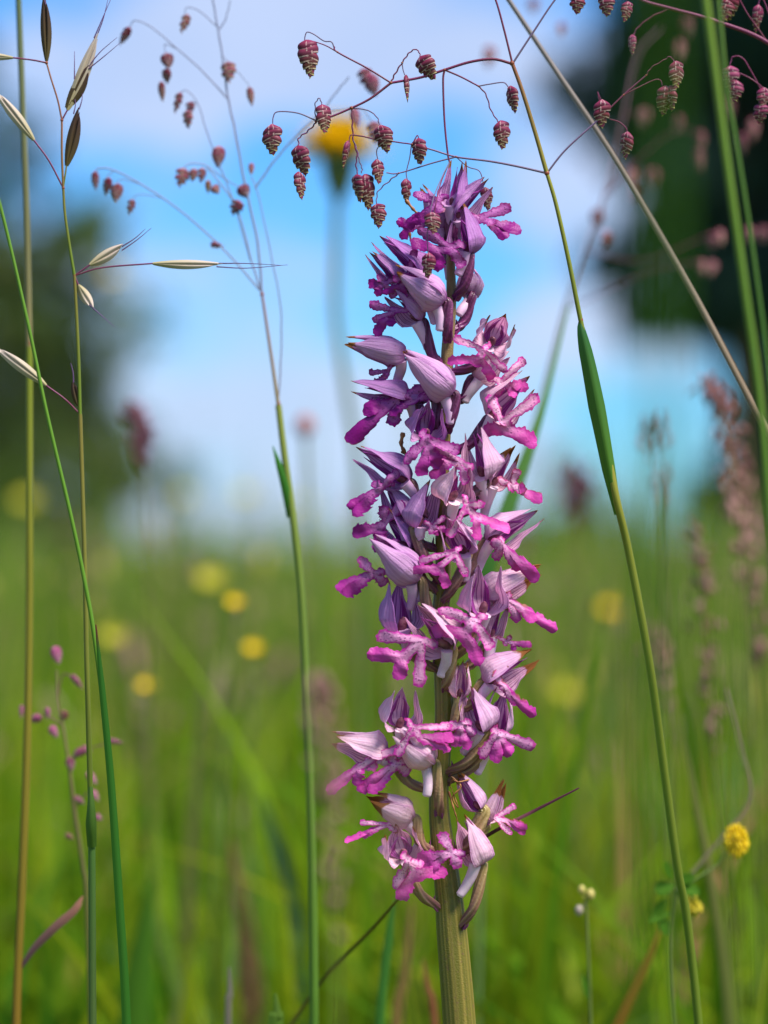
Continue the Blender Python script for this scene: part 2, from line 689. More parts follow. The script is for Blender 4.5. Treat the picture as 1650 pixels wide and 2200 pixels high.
# ------------------------------------------------------------------ trees
M_BARK = mat_simple("tree_bark", (.035, .026, .018), (.075, .055, .04), 9, .9, spec=.1)
M_LEAF = mat_simple("tree_leaves", (.012, .045, .034), (.030, .070, .040), 1.2, .6, trans=.25)
M_LEAF2 = mat_simple("shrub_leaves", (.05, .11, .022), (.11, .14, .03), 2.0, .5, trans=.3)


def tree(name, label, cat, base, height, trunk_r, clumps, leaf, n_leaf, mat, seed, group=None):
    rs = random.Random(seed)
    base = Vector(base)
    t = thing(name, label, cat, base, group)
    top = max(c[2] for c in clumps)
    mb = MB()
    tp = spline([base + Vector((0, 0, -.1)), base + Vector((.03 * height * rs.uniform(-1, 1), 0, height * .35)),
                 base + Vector((.04 * height * rs.uniform(-1, 1), .02, height * .75)), base + Vector((0, 0, height * .96))], 6)
    mb.tube(tp, [trunk_r * (1 - .85 * i / (len(tp) - 1)) * (1.35 if i == 0 else 1) for i in range(len(tp))], 10)
    for (cx, cy, cz, r) in clumps:
        zz = max(.25 * height, cz * .72)
        a = base + Vector((0, 0, zz))
        b = base + Vector((cx, cy, cz))
        mid = a.lerp(b, .5) + Vector((0, 0, .05 * height))
        pp = spline([a, mid, b], 5)
        mb.tube(pp, [trunk_r * .35 * (1 - .8 * i / (len(pp) - 1)) for i in range(len(pp))], 6)
    mb.build("trunk", M_BARK, t)
    V, F = [], []
    tot = sum(c[3] ** 2 for c in clumps)
    for (cx, cy, cz, r) in clumps:
        subs = [(rs.gauss(0, .5) * r, rs.gauss(0, .5) * r, rs.gauss(0, .42) * r, r * rs.uniform(.25, .55)) for _ in range(9)]
        for _ in range(int(n_leaf * r * r / tot)):
            s = rs.choice(subs)
            d = Vector((rs.gauss(0, 1), rs.gauss(0, 1), rs.gauss(0, 1))).normalized() * s[3] * rs.uniform(.5, 1.05)
            c = base + Vector((cx + s[0], cy + s[1], cz + s[2])) + d
            q = Euler((rs.uniform(0, 6.3), rs.uniform(0, 6.3), rs.uniform(0, 6.3))).to_matrix()
            L = leaf * rs.uniform(.6, 1.3)
            o = len(V)
            V += [c + q @ Vector(p) for p in ((0, -L, 0), (L * .45, 0, L * .12), (0, L, 0), (-L * .45, 0, L * .12))]
            F.append((o, o + 1, o + 2, o + 3))
    mb = MB()
    mb.add(V, F)
    mb.build("crown", mat, t, smooth=False)
    return t


def ppos(px, Y):
    p = at(px, HZ, Y)
    return (p.x, p.y, -.02)


k20 = 40 * S
tree("oak_tree", "tall dark leafy tree with a thick trunk at the right edge", "tree", ppos(1640, 20), 10.5, .24,
     [(-.4, 0, 1.85, .42), (-.55, 0, 2.4, .5), (-.65, 0, 3.1, .55), (-.7, .2, 3.8, .6), (-.6, 0, 4.6, .7), (-.4, .3, 5.4, .8), (.3, 0, 2.6, .8), (-.1, 0, 3.2, .8), (0, .3, 4.6, .85), (.6, -.3, 4.0, 1.2), (1.4, .2, 3.4, 1.4), (.8, .5, 6.2, 1.4), (1.9, 0, 5.6, 1.8), (-.05, 0, 2.2, .6), (.7, .3, 2.3, .9), (.4, 0, 2.0, .5), (1.3, 0, 2.4, 1.2), (2.2, .2, 7.2, 1.7), (1, 0, 8, 1.5)], .16, 36000, M_LEAF, 3)
tree("hawthorn_tree", "round olive green bushy tree at the left edge of the meadow", "tree", ppos(80, 28), 4.4, .09,
     [(-.2, 0, 2.3, .95), (.45, .1, 1.5, .75), (-.8, 0, 1.5, .9), (.2, 0, 3.0, .6), (.65, 0, .7, .7), (-.4, 0, .7, 1.0), (-.9, .2, 2.9, .7)],
     .10, 9000, M_LEAF2, 5)
tree("lime_tree", "taller dark tree half out of frame on the far left", "tree", ppos(-215, 34), 7.5, .14,
     [(0, 0, 4.2, 1.5), (.7, .2, 3.0, 1.2), (-.8, 0, 3.0, 1.3), (.2, 0, 5.8, 1.2), (.9, 0, 1.6, .9), (-.6, 0, 1.6, 1.1)], .14, 9000, M_LEAF, 9)
tree("hedge_bush", "low blue green bush far behind the orchid to its right", "bush", ppos(1225, 40), 1.2, .05,
     [(0, 0, .45, .55), (.5, 0, .35, .4), (-.55, 0, .3, .4)], .07, 2500, M_LEAF2, 11)
tree("bramble_bush", "low olive bush in the meadow close to the left edge", "bush", ppos(60, 9), .62, .012,
     [(0, 0, .25, .13), (.12, 0, .18, .10), (-.14, 0, .22, .12), (.02, .05, .40, .09), (.2, 0, .10, .09)], .022, 3500, M_LEAF2, 17)
tree("hazel_bush", "wide dark bush beneath the tall tree on the right", "bush", ppos(1650, 24), 1.9, .05,
     [(0, 0, 1.2, .6), (.7, 0, 1.2, .7), (1.4, .2, 1.4, .8), (-.25, 0, .6, .4)], .10, 5000, M_LEAF, 13)

# ------------------------------------------------------------------ the orchid
STEM = [(968, 445, 5), (968, 480, 7), (968, 545, 9), (969, 653, 11), (961, 753, 13), (960, 820, 13), (957, 900, 13), (950, 1033, 15),
        (952, 1233, 17), (945, 1340, 19), (952, 1450, 20), (954, 1541, 20), (948, 1632, 20), (943, 1741, 22), (962, 1905, 29),
        (970, 1995, 33), (987, 2200, 35), (1005, 2500, 37), (1012, 2900, 38), (1015, 3440, 42)]


def stem_at(py):
    ys = [s[1] for s in STEM]
    return interp(py, ys, [s[0] for s in STEM]), interp(py, ys, [s[2] for s in STEM])


ORCHID_BASE = at(1015, 3420)
orchid = thing("orchid", "tall wild orchid spike of purple pink hooded flowers in the centre", "orchid", ORCHID_BASE)
mb = MB()
sp = spline(STEM, 6)
sp = sp[::-1]
mb.tube([P3((s[0], s[1], 0)) for s in sp], [max(s[2], 2.5) * S for s in sp], 48,
        prof=lambda a, f: 1 + .016 * math.cos(a * 2 * math.pi * 7 + 1 + f * 2) + .012 * math.cos(a * 2 * math.pi * 13 + 2) + .010 * math.cos(a * 2 * math.pi * 4 + f * 9) + .012 * math.sin(f * 47))
mb.build("stem", M_STEM, orchid)


def leaf_blade(mb, path, widths, face=(0, -1, .2), fold=.25, mi=0, th=None, nu=4, attr=None):
    """a long leaf along a path with a shallow V-shaped section"""
    path = [Vector(p) for p in path]
    m = len(path)
    g, uvs = [], []
    fv = Vector(face).normalized()
    for i in range(m):
        t = (path[min(i + 1, m - 1)] - path[max(i - 1, 0)]).normalized()
        sd_ = t.cross(fv)
        sd_ = sd_.normalized() if sd_.length > 1e-6 else t.orthogonal().normalized()
        nn = sd_.cross(t)
        w_ = widths[i] if hasattr(widths, '__len__') else widths
        row, ur = [], []
        for j in range(nu + 1):
            u = j / nu * 2 - 1
            row.append(path[i] + sd_ * (u * w_ * .5) + nn * (abs(u) * fold * w_ * .5))
            ur.append((u, i / (m - 1)))
        g.append(row)
        uvs.append(ur)
    mb.shell(g, uvs, th if th else max(max(widths) if hasattr(widths, '__len__') else widths, 1e-5) * .05, mi, mi)


M_OLEAF = mat_blade("orchid_leaf_green", (.05, .12, .03), (.09, .17, .04))
for dx_, dy_, hh in ((-.055, -.01, .05), (.06, .01, .055), (.02, .06, .06)):
    mb = MB()
    b0 = ORCHID_BASE + Vector((0, 0, .004))
    pp = spline([b0, b0 + Vector((dx_ * .5, dy_ * .5, hh)), b0 + Vector((dx_, dy_, hh * .8)), b0 + Vector((dx_ * 1.5, dy_ * 1.5, hh * .25))], 6)
    ws = [.018 * math.sin(math.pi * min(.98, .12 + .88 * i / (len(pp) - 1))) + .001 for i in range(len(pp))]
    leaf_blade(mb, pp, ws, (0, 0, 1), .3)
    mb.build("leaf", M_OLEAF, orchid)

# ---- lip outline: a little man with two arms and two legs, meshed from a distance field
CAN = {'T': (0, 0), 'J1': (0, -.34), 'J2': (0, -.66), 'AL': (-.56, -.66), 'AR': (.56, -.66), 'LL': (-.34, -1.12), 'LR': (.34, -1.12)}
BONES = [('T', 'J1', .085, .08), ('J1', 'J2', .09, .11), ('J1', 'AL', .058, .115), ('J1', 'AR', .058, .115), ('J2', 'LL', .075, .138), ('J2', 'LR', .075, .138)]


def lip_canon(fat, seed):
    rs = np.random.default_rng(seed)
    st = .027
    xs = np.arange(-.82, .83, st)
    ys = np.arange(-1.40, .16, st)
    ph = rs.uniform(0, 6.28, 6)

    def sdf(x, y):
        d = np.full(np.broadcast(x, y).shape, 9.0)
        k = .055
        segs = [(np.array(CAN[a]), np.array(CAN[b]), r0 * fat, r1 * fat) for a, b, r0, r1 in BONES]
        segs.append((np.array((0, -.66)), np.array((0, -.90)), .05, .022))
        for a, b, r0, r1 in segs:
            ab = b - a
            t = np.clip(((x - a[0]) * ab[0] + (y - a[1]) * ab[1]) / ab.dot(ab), 0, 1)
            e = np.hypot(x - a[0] - t * ab[0], y - a[1] - t * ab[1]) - (r0 + (r1 - r0) * np.sin(t * 1.75) / np.sin(1.75) if r1 > r0 else r0 + (r1 - r0) * t)
            h = np.clip(.5 + .5 * (d - e) / k, 0, 1)
            d = d * (1 - h) + e * h - k * h * (1 - h)
        d = d + 0.022 * np.sin(x * 21 + ph[0]) * np.sin(y * 19 + ph[1]) + .017 * np.sin(x * 47 + ph[2]) * np.sin(y * 41 + ph[3])
        return d
    X, Y = np.meshgrid(xs, ys)
    Dv = sdf(X, Y)
    ins = Dv < 0
    keep = ins[:-1, :-1] | ins[1:, :-1] | ins[:-1, 1:] | ins[1:, 1:]
    cnt = ins[:-1, :-1].astype(int) + ins[1:, :-1] + ins[:-1, 1:] + ins[1:, 1:]
    keep = cnt >= 2
    idx = -np.ones(X.shape, int)
    P, F = [], []
    for i in range(keep.shape[0]):
        for j in range(keep.shape[1]):
            if keep[i, j]:
                q = []
                for a, b in ((i, j), (i, j + 1), (i + 1, j + 1), (i + 1, j)):
                    if idx[a, b] < 0:
                        idx[a, b] = len(P)
                        P.append((X[a, b], Y[a, b]))
                    q.append(idx[a, b])
                F.append(tuple(q))
    P = np.array(P)
    # rim vertices slide onto the outline
    from collections import Counter
    ec = Counter()
    for f in F:
        for a, b in zip(f, f[1:] + f[:1]):
            ec[(min(a, b), max(a, b))] += 1
    rim_e = [e for e, c in ec.items() if c == 1]
    rim = np.array(sorted({v for e in rim_e for v in e}))
    h = 1e-3
    for _ in range(4):
        p = P[rim]
        d0 = sdf(p[:, 0], p[:, 1])
        gx = (sdf(p[:, 0] + h, p[:, 1]) - sdf(p[:, 0] - h, p[:, 1])) / (2 * h)
        gy = (sdf(p[:, 0], p[:, 1] + h) - sdf(p[:, 0], p[:, 1] - h)) / (2 * h)
        gl = np.maximum(gx * gx + gy * gy, .2)
        P[rim] -= np.clip(d0 / gl, -.03, .03)[:, None] * np.stack([gx, gy], 1) * .9
    ed = np.clip(-sdf(P[:, 0], P[:, 1]) / .085, 0, 1)
    ed[rim] = 0
    dir_rim = [(a, b) for f in F for a, b in zip(f, f[1:] + f[:1]) if ec[(min(a, b), max(a, b))] == 1]
    return P, F, ed, dir_rim


LIPS = [lip_canon(f, s) for f, s in ((1.0, 1), (1.12, 2), (.90, 3), (1.05, 4), (.78, 5))]


def make_lip(parent, nodes, n, W, var, color, curl, seed):
    """bends the flat outline so that its lobes run to the given 3D nodes"""
    P, F, ed, rim = LIPS[var % len(LIPS)]
    rs = np.random.default_rng(seed)
    tg = {k: np.array(v) for k, v in nodes.items()}
    n = np.array(n)
    acc = np.zeros((len(P), 3))
    nac = np.zeros((len(P), 3))
    wt = np.zeros(len(P))
    for a, b, _, _ in BONES:
        ca, cb = np.array(CAN[a]), np.array(CAN[b])
        dc = cb - ca
        lc = np.linalg.norm(dc)
        dc = dc / lc
        ec_ = np.array((-dc[1], dc[0]))
        q = P - ca
        s = q @ dc
        c = q @ ec_
        tc_ = np.clip(s / lc, 0, 1)
        dist = np.hypot(s - tc_ * lc, c)
        ta, tb = tg[a], tg[b]
        dt = tb - ta
        lt = np.linalg.norm(dt) + 1e-9
        dtn = dt / lt
        nn = n - dtn * n.dot(dtn)
        nn = nn / (np.linalg.norm(nn) + 1e-9)
        sd_ = np.cross(nn, dtn)
        # beyond the ends keep the natural scale, inside stretch to the bone
        so = np.where(s < 0, s * W, np.where(s > lc, lt + (s - lc) * W, s / lc * lt))
        cu, tw, fo = curl * rs.uniform(-.02, .03), rs.uniform(-.4, .4), rs.uniform(-.45, .25)
        sag = 4 * tc_ * (1 - tc_) * rs.uniform(-.04, .09) * lt
        pos = ta + so[:, None] * dtn + (c * W)[:, None] * sd_ + nn * ((-(c / .15) ** 2) * cu * W + c * tw * tc_ * W + np.abs(c) * fo * W + sag)[:, None]
        w_ = 1 / (dist ** 2 + .0012) ** 2
        acc += pos * w_[:, None]
        nac += nn * w_[:, None]
        wt += w_
    pos = acc / wt[:, None]
    nac /= np.linalg.norm(nac, axis=1, keepdims=True) + 1e-9
    ph = rs.uniform(0, 6.28, 3)
    wave = .020 * W * (np.sin(P[:, 0] * 9 + ph[0]) * np.cos(P[:, 1] * 8 + ph[1]) + .6 * np.sin(P[:, 1] * 17 + ph[2]))
    pos = pos + nac * wave[:, None]
    th = np.full((len(P), 1), .5 * S)
    mb = MB()
    k = len(P)
    pts = np.vstack([pos + nac * th, pos - nac * th])
    uv = [tuple(p) for p in P] * 2
    mb.add(pts, [tuple(f) for f in F] + [tuple(i + k for i in f[::-1]) for f in F], uv, 0, list(ed) * 2)
    mb.add(pts, [(b, a, a + k, b + k) for a, b in rim], uv, 0, list(ed) * 2)
    return mb.build("lip", M_LIP, parent, color=color)


HX = [0, .05, .14, .28, .48, .70, .88, 1.0]
HR = [.26, .58, .86, 1.0, .90, .63, .35, .12]


def make_sepal(parent, b, ax, dor, L, wR, phi0, half, flare, tipout, color, name="sepal", rscale=1.0, seed=0, mats=None, narrow=.34):
    """one pointed, keeled sepal of the hood; the three together make the helmet"""
    rs = np.random.default_rng(seed)
    side = ax.cross(dor)
    nv, nu = 22, 12
    bend = rs.uniform(-.10, .16)
    yaw = rs.uniform(-16, 16)
    ph_ = rs.uniform(0, 6.28, 4)
    keel = rs.uniform(.05, .12)
    d = dor * math.sin(R(phi0)) + side * math.cos(R(phi0))
    g, uvs = [], []
    for i in range(nv + 1):
        v = i / nv
        r = float(np.interp(v, HX, HR)) * wR * rscale
        row, ur = [], []
        tipw = 1 - narrow * v ** 1.6
        for j in range(nu + 1):
            u = 1 - j / nu * 2
            a = abs(u)
            ph = R(phi0 + u * half * tipw + yaw * max(0, v - .5) * 2)
            e = max(0.0, a - .4) / .6
            rr = r * (1 + flare * e ** 1.5 + keel * (1 - a) ** 2 * min(1, v * 3)
                      + .10 * e * math.sin(v * 9 + ph_[0 if u < 0 else 1]) + .012 * math.sin(u * 11 + ph_[2]))
            out = (tipout * max(0, v - .5) ** 1.6 * 1.5 + bend * v * v) * wR
            x = L * (v - .07 * a * a * min(1, v * 2) + 0.03 * e * math.sin(v * 15 + ph_[3]))
            row.append(b + ax * x + (dor * math.sin(ph) + side * math.cos(ph)) * rr + d * out)
            ur.append((u, v))
        g.append(row)
        uvs.append(ur)
    mb = MB()
    mb.shell(g, uvs, .9 * S, 0, 1)
    return mb.build(name, mats or [M_SEP_OUT, M_SEP_IN], parent, color=color)


def make_flower(idx, f):
    b = P3(f['b'])
    t = P3(f['t'])
    w_ = f.get('w', 32) * S * (.81 if f.get('L1') else .95)
    tone, brown = f.get('tone', .3), f.get('br', .1)
    rs = random.Random(idx * 13 + 5)
    ovc = f.get('ov', min(1, max(0, (f['b'][1] - 900) / 500)))
    color = (min(1, tone * 1.15), brown, ovc, 1)
    ax = (t - b)
    L = ax.length * 1.03
    ax = ax.normalized()
    v3 = f.get('vent', (0, -1, .3))
    if v3[2] >= .3:                    # open flowers turn their mouth a little more to the front
        v3 = (v3[0], v3[1], v3[2] + .4)
        f['open'] = min(.85, f.get('open', .25) + (.10, .34, .18)[idx % 3])
    vent = wv(v3)
    vent = (vent - ax * vent.dot(ax)).normalized()
    roll = Matrix.Rotation(R(rs.uniform(-22, 22)), 3, ax)
    vent = roll @ vent
    dor = -vent
    # ovary runs from the stem to the foot of the hood
    ay = f.get('a', (f['b'][1] + 110,))
    apx, ar = stem_at(ay[0])
    sgn = ay[1] if len(ay) > 1 else max(-1, min(1, (f['b'][0] - apx) / 40))
    fr = f['b'][2] if len(f['b']) > 2 else 0
    fz = max(-1, min(1, fr / 45))
    A = P3((apx + sgn * ar * .7, ay[0], fz * ar * .75))
    mid = A.lerp(b, .45) + Vector((sgn * 9 * S, -fz * 14 * S, -14 * S))
    pre = b - ax * 10 * S
    op = spline([A, mid, pre, b + ax * 3 * S], 7)
    m = len(op)
    mb = MB()
    orad = [S * (4.6 + 5.8 * math.sin(math.pi * min(1, .15 + .80 * i / (m - 1)))) * f.get('or', 1) for i in range(m)]
    mb.tube(op, orad, 24, prof=lambda a, q: 1 + .17 * math.cos(a * 2 * math.pi * 6), twist=3.4)
    fl = mb.build("flower", M_OVARY, orchid, origin=b, color=color)
    if f.get('label'):
        fl['label'] = f['label']
    # bract at the foot of the ovary
    mb = MB()
    out_ = (b - A)
    out_.z = 0
    out_ = out_.normalized() if out_.length > 1e-6 else Vector((0, -1, 0))
    bl = f.get('bract', 26) * S
    pb = spline([A - Vector((0, 0, 7 * S)) + out_ * 3 * S, A + out_ * 10 * S + Vector((0, 0, bl * .25)), A + out_ * 11 * S + Vector((0, 0, bl))], 5)
    leaf_blade(mb, pb, [S * 20 * math.sin(math.pi * (.25 + .73 * i / (len(pb) - 1))) for i in range(len(pb))], out_, .5, th=1.2 * S)
    mb.build("bract", M_BRACT, fl)
    # column in the throat
    mb = MB()
    cp = [b + ax * (w_ * q) + vent * (w_ * r) for q, r in ((.15, .0), (.45, .15), (.75, .28), (.95, .30))]
    mb.tube(cp, [w_ * .20, w_ * .26, w_ * .22, w_ * .06], 10)
    mb.build("column", M_COLUMN, fl)
    # hood
    op_ = f.get('open', .25)
    to = .25 + 1.3 * op_
    make_sepal(fl, b, ax, dor, L, w_, 90, 62 - 10 * op_, .05, to * rs.uniform(.2, .8), color, seed=idx * 7 + 1)
    for sg in (1, -1):
        make_sepal(fl, b, ax, dor, L * rs.uniform(.90, 1.04), w_, 90 + sg * (100 - 10 * op_), 62 - 26 * op_, .06 + .5 * op_, to * rs.uniform(.5, 1.3),
                   color, rscale=1.05, seed=idx * 7 + 2 + (sg < 0))
    pc = (tone * .6, brown, ovc, 1)
    for sg in (1, -1):
        make_sepal(fl, b, ax, dor, L * rs.uniform(.70, .88), w_, 90 + sg * 46, 21, 0, rs.uniform(-.1, .3), pc, "petal", .70, idx * 7 + 4 + (sg < 0), [M_PETAL, M_PETAL], .3)
    # spur
    T = P3(f['T']) if f.get('T') else b + ax * w_ * .4 + vent * w_ * .75
    if f.get('s') is not False:
        s_end = P3(f['s']) if f.get('s') else b - ax * 40 * S + Vector((0, .0, -75 * S)) + vent * 10 * S
        spp = spline([b + vent * w_ * .45 + ax * w_ * .2, b.lerp(s_end, .35) + vent * w_ * .25, b.lerp(s_end, .75), s_end], 6)
        mm = len(spp)
        mb = MB()
        mb.tube(spp, [S * lerp(13, 9.5, i / (mm - 1)) * (.55 if i == mm - 1 else 1) for i in range(mm)], 14,
                prof=lambda a, q: 1 - .18 * abs(math.cos(a * 2 * math.pi)) * q)
        mb.build("spur", M_SPUR, fl, color=color)
    # lip
    if f.get('L1'):
        L1, L2, A1, A2 = (P3(f[k]) for k in ('L1', 'L2', 'A1', 'A2'))
        C = (L1 + L2) * .5
        J1 = P3(f['J1']) if f.get('J1') else T.lerp(C, .36)
        J2 = P3(f['J2']) if f.get('J2') else T.lerp(C, .60)
        d = (C - T).normalized()
        n = wv(f.get('n', (0, .25, 1)))
        n = (n - d * n.dot(d)).normalized()
        sd_ = n.cross(d)
        if (A1 - A2).dot(sd_) > 0:
            AR, AL = A1, A2
        else:
            AR, AL = A2, A1
        if (L1 - L2).dot(sd_) > 0:
            LR, LL = L1, L2
        else:
            LR, LL = L2, L1
        nodes = dict(T=T, J1=J1, J2=J2, AL=AL, AR=AR, LL=LL, LR=LR)
        for k in ('AL', 'AR', 'LL', 'LR'):   # leave room for the rounded lobe ends
            o = J1 if k[0] == 'A' else J2
            e = nodes[k]
            ln = (e - o).length
            nodes[k] = e + (o - e) * min(.5, 9 * S / max(ln, 1e-6))
        make_lip(fl, nodes, n, f.get('W', 92) * S * 1.06, idx, (min(1, f.get('lt', tone) * 1.3 + .04), brown, 0, 1), f.get('curl', .8), idx)
    return fl


